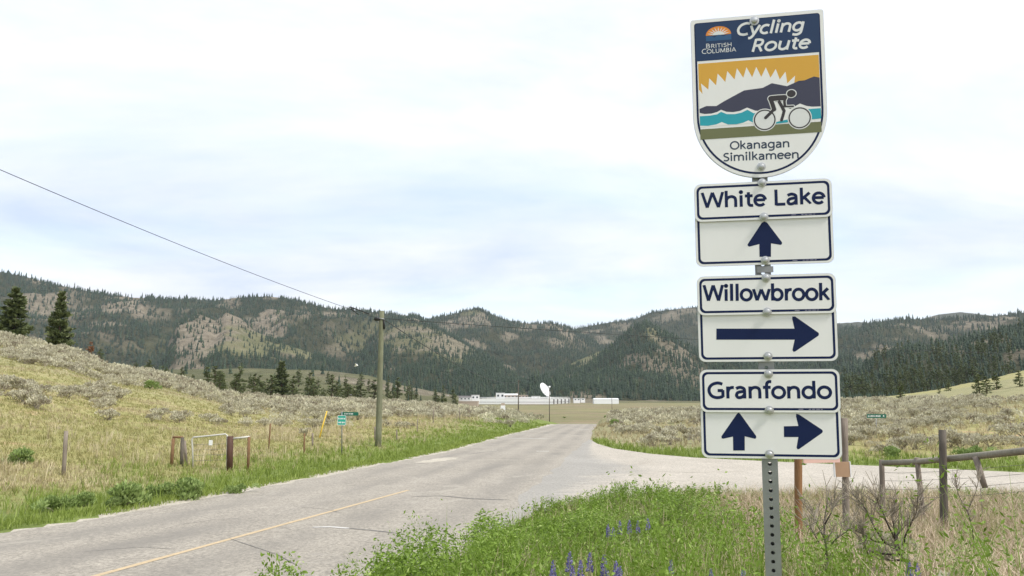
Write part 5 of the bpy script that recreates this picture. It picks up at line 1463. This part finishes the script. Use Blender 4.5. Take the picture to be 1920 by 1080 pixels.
gb = gh(395, 880); GY = gb.y
gt = thing('metal_gate', 'old metal farm gate with rusty pipe braces and a pale bent-pipe frame', 'gate', gb)
gp = lambda px, py, dy=0: at(px, py, GY + dy) - gb
gl = lambda px, dy=0: Vector((at(px, 880, GY + dy).x, GY + dy, hz(at(px, 880, GY + dy).x, GY + dy) - .1)) - gb
MB().tube([gl(321), gp(323, 850), gp(325, 822)], .055, 8, .1).build('post', M['rust'], gt)
MB().tube([gl(341), gp(341, 850), gp(342, 820)], .06, 8, .1).build('post', M['dark_wood'], gt)
MB().tube([gl(350, .3), gp(348, 850, .3), gp(346, 826, .3)], .05, 8, .1).build('post', M['old_wood'], gt)
MB().tube([gp(324, 819.5), gp(343, 820)], .035, 8).build('top_brace', M['rust'], gt)
fr = [gl(362), gp(361, 840), gp(360, 823.5), gp(363, 820), gp(390, 817.5), gp(423, 814), gp(426, 816), gp(426, 840), gl(425)]
MB().tube(fr, .028, 8).build('gate_frame', M['white_pipe'], gt)
MB().tube([gl(431), gp(431, 850), gp(432, 818)], [.10, .10, .10], 10).build('post', M['dark_red'], gt)
MB().tube([gl(465), gp(466, 850), gp(467, 819)], .05, 8, .1).build('post', M['rust'], gt)
MB().tube([gp(433, 823), gp(468, 819)], .035, 8).build('brace_pipe', M['white_pipe'], gt)
MB().box(gp(395, 830), (.12, .015, .17)).build('tag_plate', M['white_paint'], gt)
for yy_ in (832, 842, 852, 862): MB().tube([gp(361, yy_ + 2), gp(426, yy_)], .005, 4, caps=False).build('gate_wire', M['fence_wire'], gt)
MB().tube([gp(395, 818), gp(395, 866)], .004, 4, caps=False).build('gate_wire', M['fence_wire'], gt)

# yellow guy guard
b = gh(598, 822); a = at(613, 771, b.y + .6)
gg = thing('guy_wire_guard', 'leaning yellow plastic guy wire guard in the dry grass', 'marker', b)
MB().tube([Vector((0, 0, -.1)), (a - b) * .5, a - b], [.042, .042, .04], 8).build('sleeve', M['yellow_plastic'], gg)
MB().tube([(a - b) * .98, (a - b) * 1.5], .006, 5).build('guy_wire', M['fence_wire'], gg)

# ---------------------------------------------------------------- small green road signs


def words_bar(mb, x0, z, w, h, y, n, seed):
    rg = random.Random(seed); x = x0
    for k in range(n):
        ww = w / n * rg.uniform(.55, .85); mb.box((x + ww / 2, y, z + rg.uniform(-.06, .06) * h), (ww, .003, h * rg.uniform(.7, 1))); x += w / n


b = gh(641, 853); k = b.y / F_PX
sg = thing('green_road_sign', 'green road name sign on a thin post left of the utility pole', 'road sign', b)
pz = lambda px, py: at(px, py, b.y) - b
MB().tube([(0, 0, -.2), pz(641, 800), pz(641, 772)], .025, 8).build('post', M['galv'], sg)
c = pz(641, 788); MB().prism(rrect(c.x - 8 * k, c.z - 9 * k, c.x + 8 * k, c.z + 9 * k, 2 * k, 3), -.030, -.027).build('square_plate', M['teal_sign'], sg)
mb = MB(); words_bar(mb, c.x - 6.5 * k, c.z + 3 * k, 13 * k, 3.2 * k, -.032, 5, 1); words_bar(mb, c.x - 6.0 * k, c.z - 4 * k, 12.5 * k, 3.2 * k, -.032, 4, 2)
mb.ring(rrect(c.x - 8 * k, c.z - 9 * k, c.x + 8 * k, c.z + 9 * k, 2 * k, 3), rrect(c.x - 7.2 * k, c.z - 8.2 * k, c.x + 7.2 * k, c.z + 8.2 * k, 1.5 * k, 3), -.0315); mb.build('lettering', M['white_print'], sg)
c = pz(656, 776); MB().prism(rrect(c.x - 17 * k, c.z - 3.2 * k, c.x + 16 * k, c.z + 3.2 * k, 1 * k, 3), -.010, -.006).build('name_blade', M['green_sign'], sg)
mb = MB(); words_bar(mb, c.x - 10 * k, c.z, 17 * k, 2.2 * k, -.012, 6, 3); mb.build('lettering', M['white_print'], sg)
# street blade at right, across the side road
b = gh(1643, 822); k = b.y / F_PX
sg = thing('green_street_sign', 'small green street name blade across the side road at right', 'road sign', b)
MB().tube([(0, 0, -.2), at(1643, 800, b.y) - b, at(1643, 783, b.y) - b], .02, 8).build('post', M['galv'], sg)
c = at(1643, 780, b.y) - b; MB().prism(rrect(c.x - 18 * k, c.z - 3.4 * k, c.x + 18 * k, c.z + 3.4 * k, .8 * k, 3), -.032, -.028).build('name_blade', M['green_sign'], sg)
mb = MB(); words_bar(mb, c.x - 16 * k, c.z, 24 * k, 2.6 * k, -.034, 8, 4); words_bar(mb, c.x + 12 * k, c.z, 3 * k, 2.6 * k, -.034, 1, 5); mb.build('lettering', M['white_print'], sg)

# ---------------------------------------------------------------- utility poles and lines


def cable(a, b, sag, n=24): return [a.lerp(b, i / n) - Vector((0, 0, sag * 4 * (i / n) * (1 - i / n))) for i in range(n + 1)]


b = gh(709, 838); PYD = b.y; tp = at(716, 583, PYD)
up_ = thing('utility_pole', 'tall greenish treated wood utility pole beside the road', 'utility pole', b)
MB().tube([Vector((0, 0, -.3)) if i == 0 else (tp - b) * (i / 10) for i in range(11)], [.170 - .0042 * i for i in range(11)], 14, .025).build('pole', M['pole_wood'], up_)
hk = at(714, 597, PYD); MB().tube([hk - b + Vector((-.16, -.14, .02)), hk - b + Vector((.22, -.14, -.06))], .028, 6).build('bracket', M['galv'], up_)
cc = at(707, 598, PYD - .1) - b; MB().tube([cc + Vector((-.17, 0, .02)), cc + Vector((-.10, 0, .0)), cc + Vector((.1, 0, -.01)), cc + Vector((.17, 0, -.02))], [.05, .10, .10, .05], 10).build('splice_case', M['blackish'], up_)
MB().tube([cc + Vector((.36, .02, 0)), cc + Vector((.40, .02, -.55))], .05, 8).build('dark_bracket', M['blackish'], up_)
far_p = []
for i, (px, yt, yb3, Y, r, lb) in enumerate(((972, 712, 778, 178, .13, 'dark distant utility pole beside the road crest, left of the white dish'), (1030, 730, 776, 262, .14, 'dark distant utility pole directly below the white dish'), (1147, 738, 775, 420, .13, 'tiny far utility pole in front of the white shed'))):
    t0 = at(px, yt, Y); g0 = Vector((t0.x, Y, hz(t0.x, Y) - .3)); o = thing('utility_pole', lb, 'utility pole', g0, 'utility poles'); far_p.append(t0)
    MB().tube([Vector((0, 0, 0)), (t0 - g0) * .5, t0 - g0], [r * 1.15, r, r * .85], 8).build('pole', M['dark_wood'], o)
    MB().tube([t0 - g0 + Vector((-.1, -r - .05, -.3)), t0 - g0 + Vector((.5, -r - .05, -.3))], .07, 6).build('bracket', M['dark_wood'], o)
up_['group'] = 'utility poles'
pl = at(709, 597, PYD - .1)
w0 = at(-260, 205, PYD * .42)
o = MB().tube(cable(w0, pl, .25, 40), .011, 5, caps=False).build('overhead_cable', M['wire']); tag(o, 'dark overhead cable sloping down from the upper left to the utility pole', 'cable', 'overhead cables')
lo = MB(); a = pl.lerp(w0, .04); b2 = pl.lerp(w0, .115)
lo.tube([a + Vector((0, 0, .04)), a.lerp(b2, .5) + Vector((0, 0, .03)), b2], .035, 6); lo.tube([b2, b2 + Vector((.12, .1, -.16)), b2.lerp(a, .45) + Vector((0, 0, -.22))], .022, 6)
tag(lo.build('cable_sleeve', M['blackish']), 'black spliced sleeve on the cable just left of the pole', 'cable fitting')
o = MB().tube(cable(at(718, 598, PYD), far_p[0] + Vector((0, 0, -.3)), 1.6, 40), .028, 5, caps=False).build('overhead_cable', M['wire']); tag(o, 'sagging cable running from the tall pole to the next distant pole', 'cable', 'overhead cables')
o = MB().tube(cable(far_p[0] + Vector((0, 0, -.3)), far_p[1] + Vector((0, 0, -.3)), .8, 16), .02, 4, caps=False).build('overhead_cable', M['wire']); tag(o, 'short faint cable between the two distant poles near the dish', 'cable', 'overhead cables')
o = MB().tube(cable(at(718, 597, PYD), at(2120, 664, 95), .6, 40), .016, 5, caps=False).build('overhead_cable', M['wire']); tag(o, 'thin dark cable crossing the hills from the pole to the right edge', 'cable', 'overhead cables')

# ---------------------------------------------------------------- observatory in the valley


def gz_v(Y): return ZV


def building(name, px, pw_, ybase, h_px, Y, depth, wall, roof, label, cat='building', gable=False, win=3, group=None):
    k = Y / F_PX; c = at(px, ybase, Y); c.z = min(c.z, max(ZV, c.z)); w = pw_ * k; h = h_px * k
    r = thing(name, label, cat, c, group)
    MB().box((0, depth / 2, h / 2 - 1.5), (w, depth, h + 3)).build('wall', wall, r)
    if gable:
        MB().add([(-w / 2 - .3, -.3, h), (w / 2 + .3, -.3, h), (w / 2 + .3, depth + .3, h), (-w / 2 - .3, depth + .3, h), (-w / 2 - .3, depth / 2, h + h * .45), (w / 2 + .3, depth / 2, h + h * .45)], [(0, 1, 5, 4), (2, 3, 4, 5), (0, 4, 3), (1, 2, 5), (0, 3, 2, 1)]).build('roof', roof, r)
    else: MB().box((0, depth / 2, h + .15), (w + .6, depth + .6, .3)).build('roof', roof, r)
    for j in range(win): MB().box((-w / 2 + w * (j + .5) / win, -.05, h * .55), (min(w / win * .45, 3), .12, h * .32)).build('window', M['window'], r)
    return r


YC_ = 1000
ang = math.radians(3)
for j in range(5):
    Yj = YC_ + j * 24; pxl, pxr = 895 + j * 9, 1040 + j * 7
    c = at((pxl + pxr) / 2, 757, Yj); c.z = ZV; L_ = (pxr - pxl) / F_PX * Yj; rad = 10
    r = thing('telescope_trough', ['nearest long white half-pipe radio telescope trough on the valley floor', 'second white half-pipe telescope trough from the front', 'middle white half-pipe telescope trough of the five', 'fourth white half-pipe telescope trough from the front', 'rearmost white half-pipe telescope trough by the dish'][j], 'telescope', c, 'half-pipe telescope troughs')
    prof_ = [(math.sin(a_) * rad, rad - math.cos(a_) * rad * .85 + .3) for a_ in np.linspace(-1.25, 1.25, 15)]
    v = []; f = []
    for sx in (-L_ / 2, L_ / 2):
        v += [(sx, p_[0] + rad, p_[1]) for p_ in prof_] + [(sx, p_[0] * 1.05 + rad, p_[1] - .5) for p_ in prof_]
    n = 30
    for q_ in range(14): f += [(q_, q_ + 1, q_ + 1 + n, q_ + n), (15 + q_, 16 + q_, 16 + q_ + n, 15 + q_ + n)]
    f += [(0, 15, 45, 30), (14, 29, 59, 44)]
    MB().add(v, f).build('reflector', M['off_white'], r)
    for q_ in range(9):
        x = -L_ / 2 + L_ * q_ / 8
        MB().add([(x - .3, p_[0] * 1.06 + rad, p_[1] - .7) for p_ in prof_] + [(x + .3, p_[0] * 1.06 + rad, p_[1] - .7) for p_ in prof_] + [(x, -.2, -1), (x, 2 * rad + .2, -1)], [(i_, i_ + 1, i_ + 16, i_ + 15) for i_ in range(14)] + [(0, 15, 30), (14, 29, 31)]).build('rib', M['white_paint'], r)
    MB().box((0, .3, 4.0), (L_, .25, 7.4)).build('side_cladding', M['white_paint'], r)
    MB().tube([(-L_ / 2, rad, rad * .9), (L_ / 2, rad, rad * .9)], .35, 6).build('focal_line', M['off_white'], r)
    MB().box((L_ / 2, rad * .32, 4.2), (.5, rad * .6, 8)).build('end_frame', M['white_paint'], r)
    MB().box((L_ / 2 - 1.6, .1, 3.6), (1.5, .2, 6.4)).build('gap_shade', M['dark_roof'], r)  # dark panel painting in the shaded gap between trough ends, not a door
    MB().box((0, .1, 3.1), (L_ - 4, .2, .5)).build('shade_line', M['galv'], r)  # grey strip painting in the shading line along the wall, no real part

# big dish
dc = at(1024, 738, 1075); db_ = Vector((at(1027, 755, 1075).x, 1075, ZV))
r = thing('radio_dish', 'large white radio telescope dish facing up to the right', 'radio telescope', db_)
axd = Vector((.74, -.46, .48)).normalized(); u1 = axd.cross(Vector((0, 0, 1))).normalized(); u2 = axd.cross(u1)
R_d = 10.6; org = at(1020.5, 731.5, 1075) - db_ - axd * 2.0
rings = [0, .25, .5, .75, 1.0]; v, f = [], []
n = 28
for sgn, dd in ((0, 0), (1, -.8)):
    for q_ in rings:
        for j in range(n):
            a_ = 2 * math.pi * j / n; v.append(org + (u1 * math.cos(a_) + u2 * math.sin(a_)) * R_d * q_ + axd * (4.3 * q_ * q_ + dd))
for sgn in (0, 1):
    for q_ in range(4):
        for j in range(n): o_ = sgn * 5 * n + q_ * n; f.append((o_ + j, o_ + (j + 1) % n, o_ + n + (j + 1) % n, o_ + n + j))
f += [(4 * n + j, 4 * n + (j + 1) % n, 9 * n + (j + 1) % n, 9 * n + j) for j in range(n)]
MB().add(v, f, True).build('dish', M['white_paint'], r)
for j in range(12):
    a_ = 2 * math.pi * j / 12; d_ = (u1 * math.cos(a_) + u2 * math.sin(a_))
    MB().tube([org + d_ * R_d * q_ + axd * (4.3 * q_ * q_ - 1.1) for q_ in rings], .22, 4).build('back_rib', M['off_white'], r)
fd = org + axd * 11.5
for j in range(3):
    a_ = 2 * math.pi * j / 3 + .5; MB().tube([org + (u1 * math.cos(a_) + u2 * math.sin(a_)) * R_d * .8 + axd * 3, fd], .25, 5).build('feed_leg', M['white_paint'], r)
MB().tube([fd - axd * .9, fd + axd * 1.2], 1.1, 10).build('feed_box', M['white_paint'], r)
MB().tube([Vector((2, 0, -2)), Vector((2, 0, 8)), org + Vector((4.2, 0, -3)), org - axd * .5], [3.2, 2.4, 2.2, 1.8], 10).build('mount', M['white_paint'], r)
MB().box((2, 0, 1), (9, 9, 5)).build('base_room', M['off_white'], r)

OB = 'observatory buildings in the valley'
building('shed', 1137, 46, 754, 5.0, 1060, 16, M['white_paint'], M['off_white'], 'long white shed on the valley field right of the dish', 'shed', True, 0, OB)
building('building', 938, 16, 748, 11, 1130, 12, M['white_paint'], M['off_white'], 'small tall white building behind the half-pipe troughs', 'building', False, 2, OB)
building('building', 958, 28, 747, 6, 1150, 15, M['tan_wall'], M['white_paint'], 'low tan building with a pale roof behind the troughs', 'building', True, 4, OB)
building('building', 981, 18, 747, 6, 1160, 12, M['tan_wall'], M['off_white'], 'low reddish building right of the tan one', 'building', False, 3, OB)
building('building', 1005, 16, 748, 5, 1140, 12, M['white_paint'], M['off_white'], 'white hut just left of the dish', 'building', False, 2, OB)
building('building', 1082, 12, 752, 5, 1100, 10, M['white_paint'], M['off_white'], 'small white hut right of the troughs', 'building', False, 2, OB)
building('building', 1093, 8, 751, 4, 1100, 8, M['white_paint'], M['off_white'], 'smallest white hut right of the troughs', 'building', False, 1, OB)
building('building', 891, 14, 750, 9, 900, 12, M['white_paint'], M['off_white'], 'white two-step building left of the troughs', 'building', False, 2, OB)
building('building', 862, 40, 751, 6, 880, 14, M['off_white'], M['dark_roof'], 'long low pale building at the left end of the observatory', 'building', True, 6, OB)
building('building', 818, 30, 751, 7, 850, 14, M['off_white'], M['dark_roof'], 'dark roofed low building furthest left in the valley', 'building', True, 4, OB)
building('building', 836, 8, 751, 9, 840, 8, M['white_paint'], M['off_white'], 'narrow white building beside the lone dark pine', 'building', False, 1, OB)
building('house', 651, 10, 747, 6, 520, 9, M['off_white'], M['dark_roof'], 'small pale house half hidden among the pines left of the pole', 'house', True, 2)
building('hut', 668, 5, 748, 4, 540, 5, M['white_paint'], M['off_white'], 'tiny white hut among the pines left of the pole', 'hut', True, 1)
building('track_bank', 850, 90, 757, 4, 820, 30, M['tan_wall'], M['tan_wall'], 'pale earth bank in front of the observatory buildings', 'bank', False, 0)
for px, py, lb in ((783, 749, 'small white dish antenna at the left end of the valley'), (802, 750, 'white dish antenna second from the left in the valley')):
    c = at(px, py, 760); c.z = at(px, 756, 760).z; o = thing('small_dish', lb, 'antenna', c, 'small dishes at the left end of the valley'); hh_ = at(px, py - 2, 760).z - c.z
    MB().tube([(0, 0, -2), (0, 0, hh_)], .3, 6).build('mast', M['white_paint'], o)
    v = []; f = []
    for q_ in (0.05, .5, 1):
        for j in range(14): a_ = 2 * math.pi * j / 14; v.append(Vector((.35, -.85, .4)).normalized() * (q_ * q_ * .7) + Vector((math.cos(a_) * 2.2 * q_, math.sin(a_) * .9 * q_, hh_ + math.sin(a_) * 2.0 * q_)))
    f = [(k_ * 14 + j, k_ * 14 + (j + 1) % 14, (k_ + 1) * 14 + (j + 1) % 14, (k_ + 1) * 14 + j) for k_ in range(2) for j in range(14)]
    MB().add(v, f).build('reflector', M['white_paint'], o)
# white cabinet beside the road crest
b = gh(943, 779); k = b.y / F_PX
cb_ = thing('utility_cabinet', 'white upright cabinet with a grey top among sagebrush by the road crest', 'cabinet', b)
MB().box((0, 0, 9 * k), (8.5 * k, 8 * k, 18 * k)).build('cabinet', M['white_paint'], cb_); MB().box((0, 0, 20.2 * k), (6.5 * k, 6 * k, 4.4 * k)).build('top_box', M['tan_wall'], cb_)
# bird over the forest
bc = at(668, 686, 60); br = MB()
br.tube([(-.16, 0, -.05), (-.08, 0, 0), (.06, 0, .03), (.15, 0, .05)], [.01, .05, .055, .015], 8)
bo = thing('bird', 'small white bird flying in front of the forest left of the pole', 'bird', bc)
br.build('body', M['white_paint'], bo)
for s_ in (-1, 1): MB().add([(-.07, 0, .02), (.07, 0, .03), (.03, s_ * .25, .16), (-.05, s_ * .3, .17), (-.07, 0, .005), (.07, 0, .015), (.03, s_ * .25, .15), (-.05, s_ * .3, .16)], [(0, 1, 2, 3), (4, 7, 6, 5), (0, 4, 5, 1), (1, 5, 6, 2), (2, 6, 7, 3), (3, 7, 4, 0)]).build('wing', M['white_paint'], bo)

# ---------------------------------------------------------------- haze
hm = bpy.data.materials.new('haze_air'); hm.use_nodes = True; nt = hm.node_tree; nt.nodes.clear()
vo = nt.nodes.new('ShaderNodeVolumePrincipled'); vo.inputs['Color'].default_value = (.80, .87, .95, 1); vo.inputs['Density'].default_value = .00004; vo.inputs['Anisotropy'].default_value = .2
ou = nt.nodes.new('ShaderNodeOutputMaterial'); nt.links.new(vo.outputs[0], ou.inputs['Volume'])
hb_ = MB().box((0, 0, 369), (19000, 19000, 782)).build('haze', hm); tag(hb_, 'thin pale haze filling the air', 'haze', kind='stuff')
